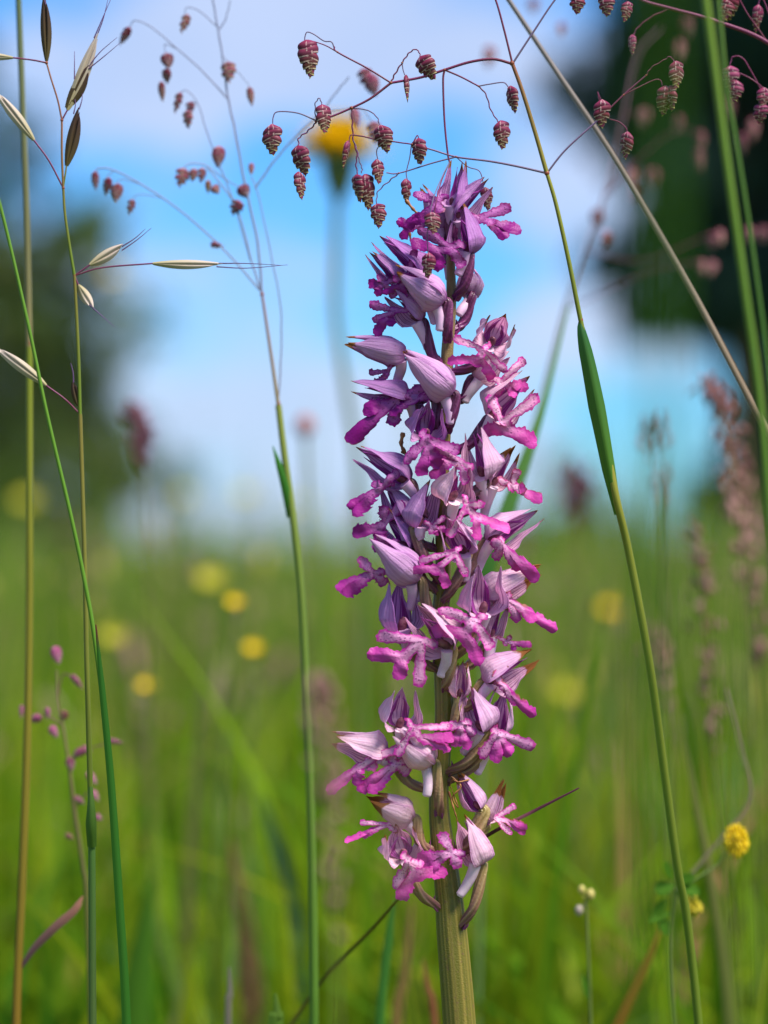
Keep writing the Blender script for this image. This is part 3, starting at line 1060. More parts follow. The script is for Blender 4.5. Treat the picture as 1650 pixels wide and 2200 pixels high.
FL = [
 # top group
 dict(b=(972, 448, 12), t=(985, 348, 12), w=30, vent=(-.9, -.2, .6), open=.6, T=(956, 422, 38), J1=(938, 430, 42), J2=(922, 452, 40),
      A1=(889, 417, 35), A2=(948, 458, 48), L1=(890, 478, 34), L2=(872, 486, 30), tone=.10, lt=.0, br=.5, a=(520, .2), s=(972, 500, 5), W=80),
 dict(b=(972, 470, 5), t=(1052, 390, 18), w=32, vent=(.6, -.8, .3), open=.35, T=(1012, 465, 18), A1=(1095, 444, 8), A2=(1064, 478, 36),
      L1=(1088, 509, 20), L2=(1117, 494, 6), J1=(1030, 470, 20), J2=(1060, 484, 20), tone=.25, lt=.02, br=.25, a=(545, .5), s=(985, 520, -20), W=86),
 dict(b=(955, 490, -28), t=(904, 400, -22), w=27, vent=(-.7, -.8, .1), open=.2, T=(930, 478, -18), A1=(905, 500, -20), A2=(890, 460, -30),
      L1=(853, 473, -12), L2=(862, 512, -20), tone=.3, lt=.0, br=.45, a=(560, -.4), W=84),
 dict(b=(1008, 545, 30), t=(985, 444, 34), w=38, vent=(-.75, -.25, .75), open=.5, T=(992, 526, 62), J1=(965, 530, 66), J2=(940, 536, 62),
      A1=(901, 493, 52), A2=(995, 572, 62), L1=(886, 520, 55), L2=(942, 577, 62), tone=.12, lt=.02, br=.3, a=(640, .9), s=(983, 592, 34), W=92),
 # upper left
 dict(b=(908, 592, 15), t=(814, 512, 12), w=36, vent=(.55, -.8, .5), open=.3, T=(890, 575, 34), A1=(893, 532, 42), A2=(840, 600, 30),
      L1=(822, 628, 18), L2=(868, 646, 26), tone=.06, lt=.0, br=.2, a=(655, -.8), W=78),
 dict(b=(858, 606, 0), t=(794, 545, 4), w=27, vent=(-.3, -.9, .3), open=.2, T=(840, 603, 16), A1=(812, 590, 12), A2=(850, 640, 18),
      L1=(792, 606, 6), L2=(812, 634, 10), tone=.22, lt=.0, br=.45, a=(665, -1), s=(880, 660, -10), W=74),
 dict(b=(953, 648, 45), t=(846, 580, 62), w=38, vent=(-.55, -.85, -.25), open=.05, tone=.38, br=.3, a=(730, .1), s=(944, 712, 44), or_=1.1),
 dict(b=(905, 690, 12), t=(838, 628, 10), w=34, vent=(-.6, -.7, .5), open=.3, T=(885, 664, 26), A1=(794, 652, 18), A2=(800, 690, 10),
      L1=(805, 720, 16), L2=(840, 700, 28), J1=(850, 668, 22), J2=(838, 680, 20), tone=.40, lt=.02, br=.15, a=(790, -.6), s=(920, 752, 5), W=86),
 dict(b=(1012, 632, -30), t=(1004, 575, -75), w=30, vent=(0, -.4, -1), open=.1, tone=.55, br=.1, a=(712, .8), s=(984, 678, -12)),
 dict(b=(870, 762, 10), t=(744, 736, 8), w=37, vent=(-.2, -1, .1), open=.18, T=(845, 780, 16), A1=(788, 800, 0), A2=(830, 815, 20),
      L1=(792, 830, 4), L2=(825, 838, 10), tone=.36, lt=.02, br=.45, a=(815, -.7), s=(850, 830, -20), W=70),
 dict(b=(972, 846, 48), t=(870, 758, 56), w=38, vent=(-.75, -.65, -.35), open=.05, tone=.42, br=.1, a=(925, .4), s=(966, 912, 44)),
 dict(b=(885, 858, 14), t=(760, 828, 10), w=30, vent=(-.1, -.9, .5), open=.3, T=(862, 862, 26), A1=(922, 832, 30), A2=(842, 908, 34),
      L1=(749, 946, 22), L2=(785, 882, 28), J1=(858, 858, 32), J2=(830, 872, 30), tone=.18, lt=.0, br=.3, a=(930, -.5), s=(890, 905, -10), W=104),
 dict(b=(926, 858, 22), t=(800, 850, 20), w=14, vent=(0, -1, .5), open=.1, T=(915, 845, 34), A1=(840, 845, 34), A2=(928, 850, 40),
      L1=(850, 872, 36), L2=(838, 892, 34), tone=.0, lt=.0, br=.1, a=(940, -.3), s=False, W=74),
 dict(b=(912, 940, 38), t=(925, 872, 92), w=40, vent=(-.1, -.9, .5), open=.55, T=(908, 930, 82), A1=(872, 992, 92), A2=(985, 968, 86),
      L1=(902, 1018, 92), L2=(940, 1000, 84), J1=(914, 944, 92), J2=(922, 966, 92), tone=.15, lt=.12, br=.05, a=(1010, -.1), s=(916, 1000, 40), W=96),
 # upper right
 dict(b=(1052, 742, 30), t=(1082, 684, 88), w=43, vent=(-.25, -.9, .5), open=.5, T=(1050, 740, 78), A1=(972, 724, 70), A2=(1090, 800, 66),
      L1=(962, 776, 66), L2=(1060, 816, 74), J1=(1040, 752, 84), J2=(1032, 768, 84), tone=.72, lt=.62, br=.6, a=(800, .9), s=(1020, 790, 10), W=88),
 dict(b=(1018, 812, 10), t=(1092, 762, 4), w=36, vent=(.4, -.9, .2), open=.2, T=(1050, 810, 20), A1=(1128, 770, 16), A2=(1070, 850, 22),
      L1=(1132, 832, 10), L2=(1108, 850, 14), tone=.80, lt=.66, br=.1, a=(862, .9), s=(998, 866, 12), W=80),
 dict(b=(1050, 898, 12), t=(1138, 812, 20), w=46, vent=(.1, -.8, .65), open=.35, T=(1068, 895, 48), A1=(1052, 850, 52), A2=(1155, 852, 30),
      L1=(1042, 927, 40), L2=(1150, 954, 24), J1=(1078, 902, 52), J2=(1088, 918, 50), tone=.75, lt=.55, br=.2, a=(975, .9), s=(1032, 962, 8), W=92),
 dict(b=(1042, 1030, 26), t=(1016, 920, 44), w=42, vent=(-.7, -.5, .6), open=.4, T=(1012, 1004, 62), A1=(934, 954, 58), A2=(1002, 1040, 68),
      L1=(922, 990, 62), L2=(926, 1024, 60), J1=(990, 996, 68), J2=(968, 992, 66), tone=.68, lt=.34, br=.05, a=(1070, .4), s=(1040, 1090, -10), W=96),
 dict(b=(1050, 1046, 0), t=(1110, 962, 6), w=38, vent=(.4, -.85, .4), open=.3, T=(1076, 1032, 26), A1=(1112, 1008, 30), A2=(1092, 1046, 36),
      L1=(1163, 1074, 8), L2=(1120, 1050, 20), tone=.85, lt=.6, br=.7, a=(1110, .8), s=(1040, 1110, -20), W=84),
 dict(b=(965, 1078, 52), t=(990, 1006, 84), w=42, vent=(.45, -.75, .55), open=.5, T=(998, 1068, 86), A1=(962, 1156, 84), A2=(1043, 1082, 96),
      L1=(1026, 1160, 92), L2=(1096, 1138, 70), J1=(1004, 1086, 92), J2=(1020, 1108, 92), tone=.85, lt=.66, br=.05, a=(1150, .2), s=(968, 1130, 40), W=90),
 # left middle
 dict(b=(878, 1036, 20), t=(764, 968, 22), w=40, vent=(-.35, -.75, .6), open=.4, T=(840, 1038, 50), A1=(856, 1010, 56), A2=(800, 1040, 40),
      L1=(750, 1090, 36), L2=(762, 1106, 42), J1=(820, 1044, 50), J2=(804, 1058, 46), tone=.22, lt=.10, br=.1, a=(1120, -.9), s=(898, 1078, 14), W=86),
 dict(b=(872, 1120, 6), t=(822, 1040, 10), w=38, vent=(-.6, -.7, .3), open=.25, T=(850, 1104, 30), A1=(824, 1088, 34), A2=(866, 1080, 36),
      L1=(760, 1146, 20), L2=(815, 1164, 30), tone=.28, lt=.15, br=.35, a=(1180, -.8), W=84),
 dict(b=(892, 1134, 46), t=(932, 1036, 52), w=36, vent=(.75, -.4, .5), open=.3, T=(915, 1122, 72), A1=(960, 1108, 62), A2=(925, 1150, 70),
      L1=(962, 1138, 60), L2=(940, 1152, 62), tone=.25, lt=.3, br=.15, a=(1250, -.3), s=(906, 1160, 50), W=62),
 dict(b=(880, 1182, 22), t=(824, 1104, 24), w=36, vent=(-.3, -.3, .9), open=.4, T=(850, 1162, 48), A1=(808, 1150, 44), A2=(850, 1180, 50),
      L1=(800, 1176, 38), L2=(822, 1190, 42), tone=.12, lt=.08, br=.3, a=(1270, -.7), W=70),
 dict(b=(1000, 1190, 45), t=(962, 1122, 90), w=42, vent=(.1, -.6, .8), open=.5, T=(988, 1176, 88), A1=(897, 1206, 78), A2=(1004, 1240, 86),
      L1=(872, 1226, 80), L2=(962, 1264, 92), J1=(978, 1186, 94), J2=(946, 1218, 94), tone=.62, lt=.48, br=.05, a=(1290, .2), s=(1000, 1250, 30), W=84),
 dict(b=(900, 1246, 44), t=(800, 1160, 56), w=46, vent=(-.7, -.6, -.35), open=.05, T=(820, 1228, 30), A1=(772, 1200, 24), A2=(830, 1255, 24),
      L1=(725, 1264, 22), L2=(742, 1276, 26), J1=(804, 1232, 30), J2=(790, 1238, 28), tone=.40, lt=.22, br=.1, a=(1330, -.4), s=(880, 1310, 20), W=92),
 dict(b=(1046, 1164, 14), t=(1156, 1104, 18), w=43, vent=(.15, -.75, .65), open=.4, T=(1076, 1158, 48), A1=(1056, 1164, 60), A2=(1064, 1202, 44),
      L1=(1154, 1246, 28), L2=(1120, 1222, 40), J1=(1080, 1170, 56), J2=(1092, 1190, 54), tone=.62, lt=.42, br=.2, a=(1265, .9), s=(1024, 1232, 16), W=84),
 dict(b=(1040, 1278, 6), t=(1164, 1222, 10), w=40, vent=(.2, -.9, .3), open=.2, T=(1076, 1288, 32), A1=(1114, 1334, 30), A2=(1090, 1270, 44),
      L1=(1195, 1354, 20), L2=(1150, 1335, 34), J1=(1092, 1292, 38), J2=(1120, 1306, 36), tone=.82, lt=.48, br=.9, a=(1370, .8), s=(1020, 1350, -10), W=90),
 dict(b=(1036, 1322, 46), t=(1038, 1226, 80), w=46, vent=(.2, -.7, .7), open=.6, T=(1038, 1324, 88), A1=(946, 1310, 82), A2=(1056, 1392, 84),
      L1=(932, 1354, 86), L2=(1030, 1424, 92), J1=(1020, 1334, 94), J2=(1000, 1356, 96), tone=.60, lt=.45, br=.05, a=(1420, .6), s=(1010, 1400, 30), W=94),
 dict(b=(1050, 1372, -18), t=(1080, 1290, -16), w=30, vent=(.6, -.7, .3), open=.2, T=(1070, 1370, 4), A1=(1098, 1362, 10), A2=(1080, 1388, 8),
      L1=(1146, 1384, -4), L2=(1104, 1400, 4), tone=.8, lt=.5, br=.6, a=(1450, .8), W=62),
 dict(b=(862, 1362, 30), t=(862, 1250, 36), w=42, vent=(.6, -.35, .7), open=.35, tone=.20, br=.15, a=(1440, -.6), s=(882, 1420, 20)),
 dict(b=(968, 1394, 46), t=(893, 1312, 80), w=46, vent=(-.6, -.6, .5), open=.45, T=(932, 1384, 84), A1=(812, 1366, 74), A2=(900, 1472, 86),
      L1=(794, 1404, 84), L2=(856, 1456, 92), J1=(905, 1378, 92), J2=(866, 1412, 94), tone=.78, lt=.42, br=.05, a=(1480, .1), s=(946, 1456, 48), W=96),
 dict(b=(1040, 1466, 18), t=(1146, 1406, 22), w=43, vent=(.25, -.75, .6), open=.4, T=(1068, 1464, 50), A1=(1062, 1440, 58), A2=(1100, 1492, 52),
      L1=(1150, 1538, 34), L2=(1116, 1512, 44), J1=(1080, 1476, 56), J2=(1096, 1494, 54), tone=.62, lt=.42, br=.8, a=(1530, .9), s=(1020, 1520, 10), W=88),
 # lower
 dict(b=(985, 1500, 30), t=(996, 1420, 24), w=24, vent=(.3, -.3, .9), open=.15, tone=.85, br=.3, a=(1590, .5), s=False),
 dict(b=(856, 1566, 36), t=(868, 1484, 72), w=43, vent=(.35, -.75, .55), open=.5, T=(876, 1548, 80), A1=(972, 1560, 70), A2=(850, 1626, 80),
      L1=(976, 1584, 84), L2=(968, 1610, 72), J1=(888, 1564, 88), J2=(905, 1586, 88), tone=.80, lt=.52, br=.05, a=(1650, -.5), s=(866, 1640, 20), W=92),
 dict(b=(1040, 1572, 34), t=(1004, 1482, 52), w=40, vent=(-.6, -.55, .6), open=.45, T=(1005, 1552, 70), A1=(958, 1562, 64), A2=(1020, 1580, 76),
      L1=(976, 1602, 72), L2=(1006, 1606, 74), J1=(994, 1556, 76), J2=(990, 1570, 76), tone=.60, lt=.40, br=.1, a=(1660, .9), s=(992, 1620, 24), W=84),
 dict(b=(1060, 1580, 10), t=(1084, 1484, 18), w=40, vent=(-.1, -.5, .85), open=.4, T=(1062, 1568, 46), A1=(1034, 1626, 50), A2=(1146, 1604, 44),
      L1=(1064, 1634, 56), L2=(1096, 1620, 54), J1=(1070, 1576, 54), J2=(1074, 1590, 56), tone=.70, lt=.38, br=.25, a=(1680, .9), s=(1024, 1664, 4), W=90),
 dict(b=(828, 1618, 22), t=(712, 1588, 34), w=40, vent=(-.1, -.9, .4), open=.3, T=(800, 1620, 50), A1=(862, 1606, 52), A2=(808, 1652, 50),
      L1=(702, 1702, 44), L2=(764, 1686, 50), J1=(790, 1632, 54), J2=(772, 1650, 54), tone=.95, lt=.55, br=.35, a=(1700, -1), s=(862, 1662, 5), W=94,
      label='pale open flower leaning far out to the left with drooping pink lip'),
 dict(b=(930, 1640, 52), t=(848, 1572, 66), w=42, vent=(-.75, -.6, -.2), open=.1, T=(868, 1636, 44), A1=(830, 1612, 38), A2=(880, 1660, 40),
      L1=(772, 1698, 44), L2=(796, 1700, 52), J1=(852, 1642, 50), J2=(838, 1652, 50), tone=1.0, lt=.55, br=.1, a=(1750, .2), s=(916, 1712, 54), W=88),
 dict(b=(886, 1758, 24), t=(794, 1714, 34), w=40, vent=(-.4, -.9, .25), open=.2, T=(850, 1768, 40), A1=(768, 1766, 36), A2=(858, 1790, 44),
      L1=(738, 1808, 34), L2=(772, 1798, 40), J1=(830, 1772, 44), J2=(810, 1780, 44), tone=1.0, lt=.85, br=1.0, a=(1830, -1), s=(902, 1810, 4), W=60,
      label='withering cream flower with brown edges'),
 dict(b=(868, 1846, 34), t=(856, 1784, 74), w=46, vent=(.1, -.8, .6), open=.4, T=(868, 1838, 84), A1=(850, 1908, 76), A2=(908, 1862, 92),
      L1=(858, 1930, 76), L2=(956, 1874, 80), J1=(878, 1852, 92), J2=(890, 1872, 92), tone=1.0, lt=.66, br=.3, a=(1950, -1), s=(905, 1890, 6), W=94),
 dict(b=(1034, 1856, 40), t=(992, 1756, 60), w=38, vent=(-.85, -.3, .4), open=.25, T=(992, 1834, 74), A1=(948, 1790, 76), A2=(985, 1862, 80),
      L1=(898, 1846, 80), L2=(914, 1868, 78), J1=(972, 1832, 82), J2=(948, 1840, 84), tone=.85, lt=.34, br=.2, a=(1990, .9), s=(986, 1926, 44), W=84),
 dict(b=(1032, 1740, 18), t=(984, 1664, 26), w=27, vent=(-.5, .2, .8), open=.0, tone=.66, br=.5, a=(1845, .9), ov=1.0, s=False, or_=1.5,
      label='fading closed flower on a swollen olive ovary'),
 dict(b=(1046, 1770, -10), t=(1086, 1678, -8), w=20, vent=(.8, -.3, .4), open=.9, T=(1054, 1760, 6), A1=(1110, 1728, 4), A2=(1100, 1794, 6),
      L1=(1134, 1780, 6), L2=(1130, 1792, 0), J1=(1064, 1758, 8), J2=(1092, 1766, 8), tone=.85, lt=.6, br=1.0, a=(1830, .6), s=False, W=54,
      label='shrivelled pale flower with brown tips pointing right'),
]
for i, f in enumerate(FL):
    if 'or_' in f:
        f['or'] = f['or_']
    make_flower(i, f)


def withered(pts, r, name="withered_tip"):
    mb = MB()
    pp = spline([P3(p) for p in pts], 5)
    m = len(pp)
    mb.tube(pp, [r * S * (1 - .5 * i / (m - 1)) * (1 + .3 * math.sin(i * 1.9)) for i in range(m)], 7)
    return mb.build(name, M_WITHER, orchid)


# dried threads and browned scraps caught on the spike
withered([(969, 1668, 40), (990, 1690, 46), (972, 1712, 44), (985, 1735, 40), (968, 1690, 44)], 2.2, "dried_thread")
withered([(964, 1700, 42), (975, 1738, 44), (982, 1760, 40)], 2.6, "dried_thread")
withered([(1008, 1675, 40), (985, 1680, 48), (972, 1676, 44), (966, 1690, 40)], 1.8, "dried_thread")
withered([(866, 930, 10), (862, 955, 14), (872, 975, 12), (862, 970, 8)], 5, "dried_bud")
withered([(872, 430, -8), (890, 452, -4), (902, 462, -6)], 4, "dried_bud")
withered([(880, 500, 0), (884, 520, 4), (896, 535, 6)], 3, "dried_bud")

# ------------------------------------------------------------------ quaking grass
SPR_X = [0, .08, .22, .40, .60, .80, .93, 1]
SPR_R = [.06, .50, .90, 1.0, .84, .52, .28, .08]


def scale_pts(side, nu=8, nv=6, top=False):
    """one boat-shaped scale, unit size: hangs from z=0 to z=-1, wrapped round its own side"""
    g, uvs = [], []
    for i in range(nv + 1):
        v = i / nv
        row, ur = [], []
        for j in range(nu + 1):
            u = j / nu * 2 - 1
            th = u * R(108)
            rho = (.10 + .91 * math.sin(min(1, v * 1.5) * math.pi / 2)) if top else (.76 + .27 * math.sin(min(1, v * 1.5) * math.pi / 2))
            rho -= .11 * max(0, v - .65) / .35
            z = -v * (1 - .26 * abs(u) ** 1.5)
            row.append(Vector((side * (math.cos(th) * rho + .0), math.sin(th) * rho * .48, z)))
            ur.append((u, v))
        g.append(row if side > 0 else row[::-1])
        uvs.append(ur if side > 0 else ur[::-1])
    return g, uvs


SCALE_ME = []
for s in (1, -1):
    mb = MB()
    g, uvs = scale_pts(s)
    mb.shell(g, uvs, .03)
    SCALE_ME.append(mb.mesh("scale", M_SCALE))
for s in (1, -1):
    mb = MB()
    g, uvs = scale_pts(s, top=True)
    mb.shell(g, uvs, .03)
    SCALE_ME.append(mb.mesh("scale", M_SCALE))


def spikelet_layout(n):
    """(matrix, greenness) of the scales of a unit spikelet: length 1 downwards, half width 1 across"""
    out = []
    for i in range(n):
        f = i / (n - 1)
        v0 = .77 * f
        vm = min(1, v0 + .205)
        r = float(np.interp(vm, SPR_X, SPR_R))
        ln = .27 - .04 * f
        if i < 2:
            r, ln = .93, ln * (1.0 + .25 * i)
            v0 = 0
        mt = Matrix.Translation((0, 0, -v0)) @ Matrix.Diagonal((r, r, ln, 1))
        out.append((mt, f, i % 2 + (2 if i < 2 else 0)))
    return out


CORE = None


def core_mesh():
    mb = MB()
    pts = [Vector((0, 0, -v)) for v in np.linspace(0, .93, 12)]
    mb.tube(pts, [.74 * float(np.interp(-p.z, SPR_X, SPR_R)) + .02 for p in pts], 12)
    v = np.array(mb.v)
    v[:, 1] *= .45
    mb.v = [tuple(q) for q in v]
    return mb.mesh("spikelet", mat_simple("spikelet_core", (.16, .015, .06), (.26, .05, .10), 3))


CORE = core_mesh()


def joined_mesh(n, green):
    mb = MB()
    for mt, f, sd_ in spikelet_layout(n):
        g, uvs = scale_pts(1 if sd_ % 2 == 0 else -1, 6, 4, sd_ > 1)
        g = [[mt @ p for p in row] for row in g]
        mb.shell(g, uvs, .012)
    return mb.mesh("spikelet", M_SCALE)


JOIN = [joined_mesh(9, 0), joined_mesh(11, 0), joined_mesh(7, 0)]


def put_local(o, parent, mat, color=None):
    COL.objects.link(o)
    o.parent = parent
    o.matrix_local = mat
    if color is not None:
        o.color = color


def spikelet(plant, px, py, L, W, tilt=0, yaw=None, Y=0.0, detail=False, green=.25, pink=.1):
    """hangs a spikelet of the plant with its centre at picture (px,py); tilt leans the tip to the right"""
    k = (D + Y) / D
    s = S * k
    rs = random.Random(int(px * 31 + py * 7))
    yaw = rs.uniform(-35, 35) if yaw is None else yaw
    d = Vector((math.sin(R(tilt)), 0, -math.cos(R(tilt))))
    top = at(px, py, Y) - d * (L * .5 * s)
    rot = Matrix.Rotation(-R(tilt), 4, 'Y') @ Matrix.Rotation(R(rs.uniform(-12, 12)), 4, 'X') @ Matrix.Rotation(R(yaw), 4, 'Z')
    mat = Matrix.Translation(top - wloc(plant)) @ rot @ Matrix.Diagonal((W * .5 * s, W * .5 * s, L * s, 1))
    if detail:
        o = bpy.data.objects.new("spikelet", CORE)
        put_local(o, plant, mat)
        n = max(8, min(12, int(round(L / 6.6))))
        for mt, f, sd_ in spikelet_layout(n):
            c = bpy.data.objects.new("scale", SCALE_ME[sd_])
            jt = Matrix.Rotation(R(rs.uniform(-2.5, 2.5)), 4, 'Y') @ Matrix.Diagonal((rs.uniform(.97, 1.03), 1, rs.uniform(.96, 1.06), 1))
            put_local(c, o, mt @ jt, (min(1, max(0, green * .4 + f ** 1.6 * (.55 + green))), max(0, pink - f * .3) + rs.uniform(0, .12), 0, 1))
    else:
        o = bpy.data.objects.new("spikelet", rs.choice(JOIN))
        put_local(o, plant, mat, (min(1, green * 1.3), pink, 0, 1))
    return o


def stalk(plant, pts, r0, r1, mat, name="branch", Y=0.0, wob=0.0, n=7, sides=7):
    """a thin stalk through picture points; an entry may carry its own Y as a third number"""
    q = [(p[0], p[1], p[2] if len(p) > 2 else Y) for p in pts]
    sp_ = spline(q, n)
    m = len(sp_)
    mb = MB()
    k = (D + Y) / D
    ph = random.uniform(0, 6)
    path = []
    for i, p in enumerate(sp_):
        o = wob * math.sin(i * 1.3 + ph) if 0 < i < m - 1 else 0
        path.append(at(p[0] + o, p[1] + o * .4, p[2] + o * S * .8))
    mb.tube(path, [lerp(r0, r1, i / (m - 1)) * S * k for i in range(m)], sides)
    return mb.build(name, mat, plant)


def knot(plant, px, py, r, mat, Y=0.0, h=1.0):
    p = at(px, py, Y)
    k = S * (D + Y) / D * r * .72
    mb = MB()
    zs = np.linspace(-1, 1, 7)
    mb.tube([p + Vector((0, 0, -z * k * h)) for z in zs], [k * math.sqrt(max(.06, 1 - z * z)) for z in zs], 9)
    return mb.build("node", mat, plant)


M_BR = mat_blade("panicle_branch_maroon", (.13, .035, .055), (.17, .03, .10), 0, rough=.4)
M_BR2 = mat_blade("panicle_branch_blue_grey", (.13, .10, .16), (.18, .11, .22), 0, rough=.4)
M_KNOT = mat_simple("node_rust", (.16, .04, .02), (.26, .075, .035), 900)
M_CULM = mat_blade("quaking_culm_green", (.06, .13, .01), (.21, .20, .03), 0)
M_CULM_T = mat_blade("quaking_culm_top", (.20, .19, .03), (.20, .07, .045), 0)
M_SHEATH = mat_blade("sheath_dark_green", (.075, .17, .012), (.006, .070, .020), .12, stripes=16)

QG = "quaking grass plants"
qb = at(1600, 3420, .02)
quake = thing("quaking_grass_plant", "sharp quaking grass with maroon hanging spikelets arching over the orchid", "grass plant", (qb.x, .02, 0), QG)
stalk(quake, [(1600, 3430, .02), (1560, 2900, .02), (1510, 2300, .018), (1478, 1990, .015), (1455, 1860, .012), (1425, 1640, .008), (1395, 1420, .004), (1352, 1190, .002), (1326, 1080), (1310, 1000)],
      10, 8.5, M_CULM, "culm")
stalk(quake, [(1312, 1010), (1285, 860), (1250, 700), (1222, 560), (1195, 440), (1175, 372)], 6, 4.2, M_CULM, "culm")
stalk(quake, [(1175, 372), (1150, 285), (1122, 195), (1101, 137)], 5, 4.2, M_CULM_T, "culm")
mb = MB()
pp = spline([at(1330, 1105), at(1312, 1010, -.001), at(1292, 900, -.0015), at(1270, 790, -.0015), at(1254, 720, -.001), at(1246, 682, 0)], 8)
leaf_blade(mb, pp, [S * interp(i / (len(pp) - 1), [0, .2, .45, .7, .9, 1], [17, 30, 38, 30, 16, 3]) for i in range(len(pp))], (0.25, -1, 0), -.8, th=3 * S, nu=6)
mb.build("sheath", M_SHEATH, quake)
knot(quake, 1175, 372, 8, M_KNOT, h=1.1)
knot(quake, 1100, 136, 8, M_KNOT)
knot(quake, 1248, 688, 7, M_KNOT, h=1.5)


def br(pts, r0=2.2, r1=1.6, mat=None, wob=.0, plant=None, Y=0.0):
    return stalk(plant or quake, pts, r0, r1, mat or M_BR, "branch", Y, wob)


br([(1101, 137), (1060, 127), (1010, 133), (955, 150), (905, 166), (840, 178)], 3.2, 2.8)
br([(840, 178), (795, 212), (755, 232), (715, 249), (676, 262)], 2.8, 2)
br([(955, 150), (952, 175), (955, 260), (962, 330), (966, 348)], 2.4, 2)
br([(955, 150), (990, 165), (1028, 185)], 2, 1.7)
br([(1028, 185), (1050, 181), (1080, 177), (1090, 184), (1093, 192)], 1.5, 1.2, M_BR2)
br([(1028, 185), (1044, 203), (1054, 235), (1068, 258), (1073, 264)], 1.6, 1.2, wob=1)
br([(840, 178), (848, 160), (864, 135), (878, 115), (892, 106), (900, 112), (904, 124)], 1.8, 1.2, wob=1)
br([(864, 135), (866, 150), (870, 162)], 1.2, 1.1, M_BR2)
br([(840, 178), (790, 147), (725, 112), (718, 100)], 2, 1.7)
br([(718, 103), (712, 90), (696, 88), (675, 74), (660, 69), (655, 80), (655, 90)], 1.4, 1.2, M_BR2)
br([(725, 112), (700, 98), (675, 89)], 1.4, 1.2)
br([(679, 259), (677, 225), (686, 211), (691, 222), (695, 230)], 1.3, 1.2, M_BR2, 1)
br([(679, 259), (640, 243), (597, 240), (587, 252), (586, 270)], 1.6, 1.2, M_BR2)
br([(679, 264), (660, 283), (642, 297), (642, 316)], 1.7, 1.3, wob=1.5)
br([(755, 232), (757, 262), (759, 300), (767, 330), (765, 355), (770, 380)], 2, 1.3, wob=1)
br([(759, 300), (768, 325), (772, 345), (778, 362), (776, 372)], 1.5, 1.2, M_BR2, 1)
br([(757, 290), (780, 293), (805, 299), (850, 305), (886, 310)], 1.6, 1.5, wob=.6)
br([(757, 290), (752, 292), (750, 306)], 1.3, 1.1)
br([(755, 232), (790, 237), (810, 252), (815, 268)], 1.5, 1.2, M_BR2, 1)
br([(815, 312), (809, 325), (812, 345)], 1.2, 1.1, M_BR2)
br([(1175, 372), (1110, 357), (1050, 346), (980, 337), (930, 322), (886, 310)], 2.6, 1.8, M_BR2)
br([(886, 310), (893, 296), (897, 291), (900, 298)], 1.4, 1.1)
br([(884, 311), (880, 340), (873, 370), (875, 386)], 1.3, 1.1, M_BR2)
br([(980, 337), (930, 350), (857, 372), (830, 371)], 1.8, 1.4, M_BR2)
br([(857, 372), (835, 390), (812, 412), (809, 438)], 1.6, 1.2, M_BR2, 1.2)
br([(980, 337), (1005, 358), (1028, 366), (1036, 382), (1039, 404)], 1.3, 1.1, M_BR2)
br([(966, 348), (955, 372), (945, 400, -.004), (938, 430, -.0075), (933, 456, -.0082)], 1.4, 1.2)
br([(966, 348), (950, 380, -.003), (930, 430, -.0075), (918, 500, -.008), (920, 546, -.0076)], 1.2, 1.1, M_BR2)
br([(1175, 372), (1215, 322), (1278, 264), (1300, 243)], 2.2, 2, M_BR2)
br([(1300, 243), (1340, 204), (1388, 162)], 1.9, 1.6)
br([(1388, 162), (1400, 145), (1428, 128), (1440, 122), (1450, 135)], 1.3, 1.1, wob=1)
br([(1340, 204), (1400, 174), (1418, 172), (1423, 184)], 1.5, 1.2)
br([(1310, 256), (1330, 262), (1345, 275), (1347, 286)], 1.4, 1.2)
br([(1288, 219), (1284, 198), (1287, 205), (1292, 216)], 1.1, 1.1)
br([(1101, 137), (1082, 60), (1065, 0), (1040, -60), (1000, -90)], 2.4, 2)
br([(1101, 137), (1145, 70), (1192, 0), (1230, -40), (1290, -50), (1340, -25), (1346, 0)], 2.3, 1.4, M_BR2)
br([(1230, -40), (1242, -25), (1241, -10)], 1.3, 1.2)
br([(1290, -50), (1304, -30), (1303, -8)], 1.3, 1.2)
for px, py, r in ((955, 150, 5), (840, 178, 5.5), (755, 232, 6), (679, 262, 4), (886, 310, 4), (980, 337, 4), (857, 372, 3.2), (1028, 185, 3.4), (864, 135, 3.4),
                  (966, 348, 3.6), (1340, 204, 3.4), (1388, 162, 3.2), (725, 112, 3.4), (757, 290, 2.6)):
    knot(quake, px, py, r, M_KNOT, h=.9)

for s in [(664, 128, 84, 46, 6, 12), (919, 147, 60, 44, 32, -20), (874, 192, 62, 22, 3, 70), (1102, 216, 64, 32, 10, -40), (1078, 291, 64, 40, 4, 15),
          (585, 302, 70, 45, 2, -10), (696, 258, 66, 37, 5, 25), (649, 346, 68, 42, 16, -20), (645, 400, 62, 32, 6, 40), (742, 333, 62, 24, -10, 65),
          (826, 300, 64, 42, 14, -15), (812, 370, 56, 33, 6, 30), (770, 406, 62, 32, 8, -45), (789, 414, 80, 38, 6, 15), (901, 327, 60, 37, 4, -25),
          (873, 412, 56, 29, 3, 40), (813, 466, 56, 36, 4, -12)]:
    spikelet(quake, s[0], s[1], s[2], s[3], s[4], s[5], 0, True, .25)
spikelet(quake, 930, 481, 50, 38, 5, 10, -.0085, True, .2)
spikelet(quake, 920, 572, 58, 32, -4, -15, -.0078, True, .15)
spikelet(quake, 1046, 428, 52, 30, 8, 20, .004, True, .2)
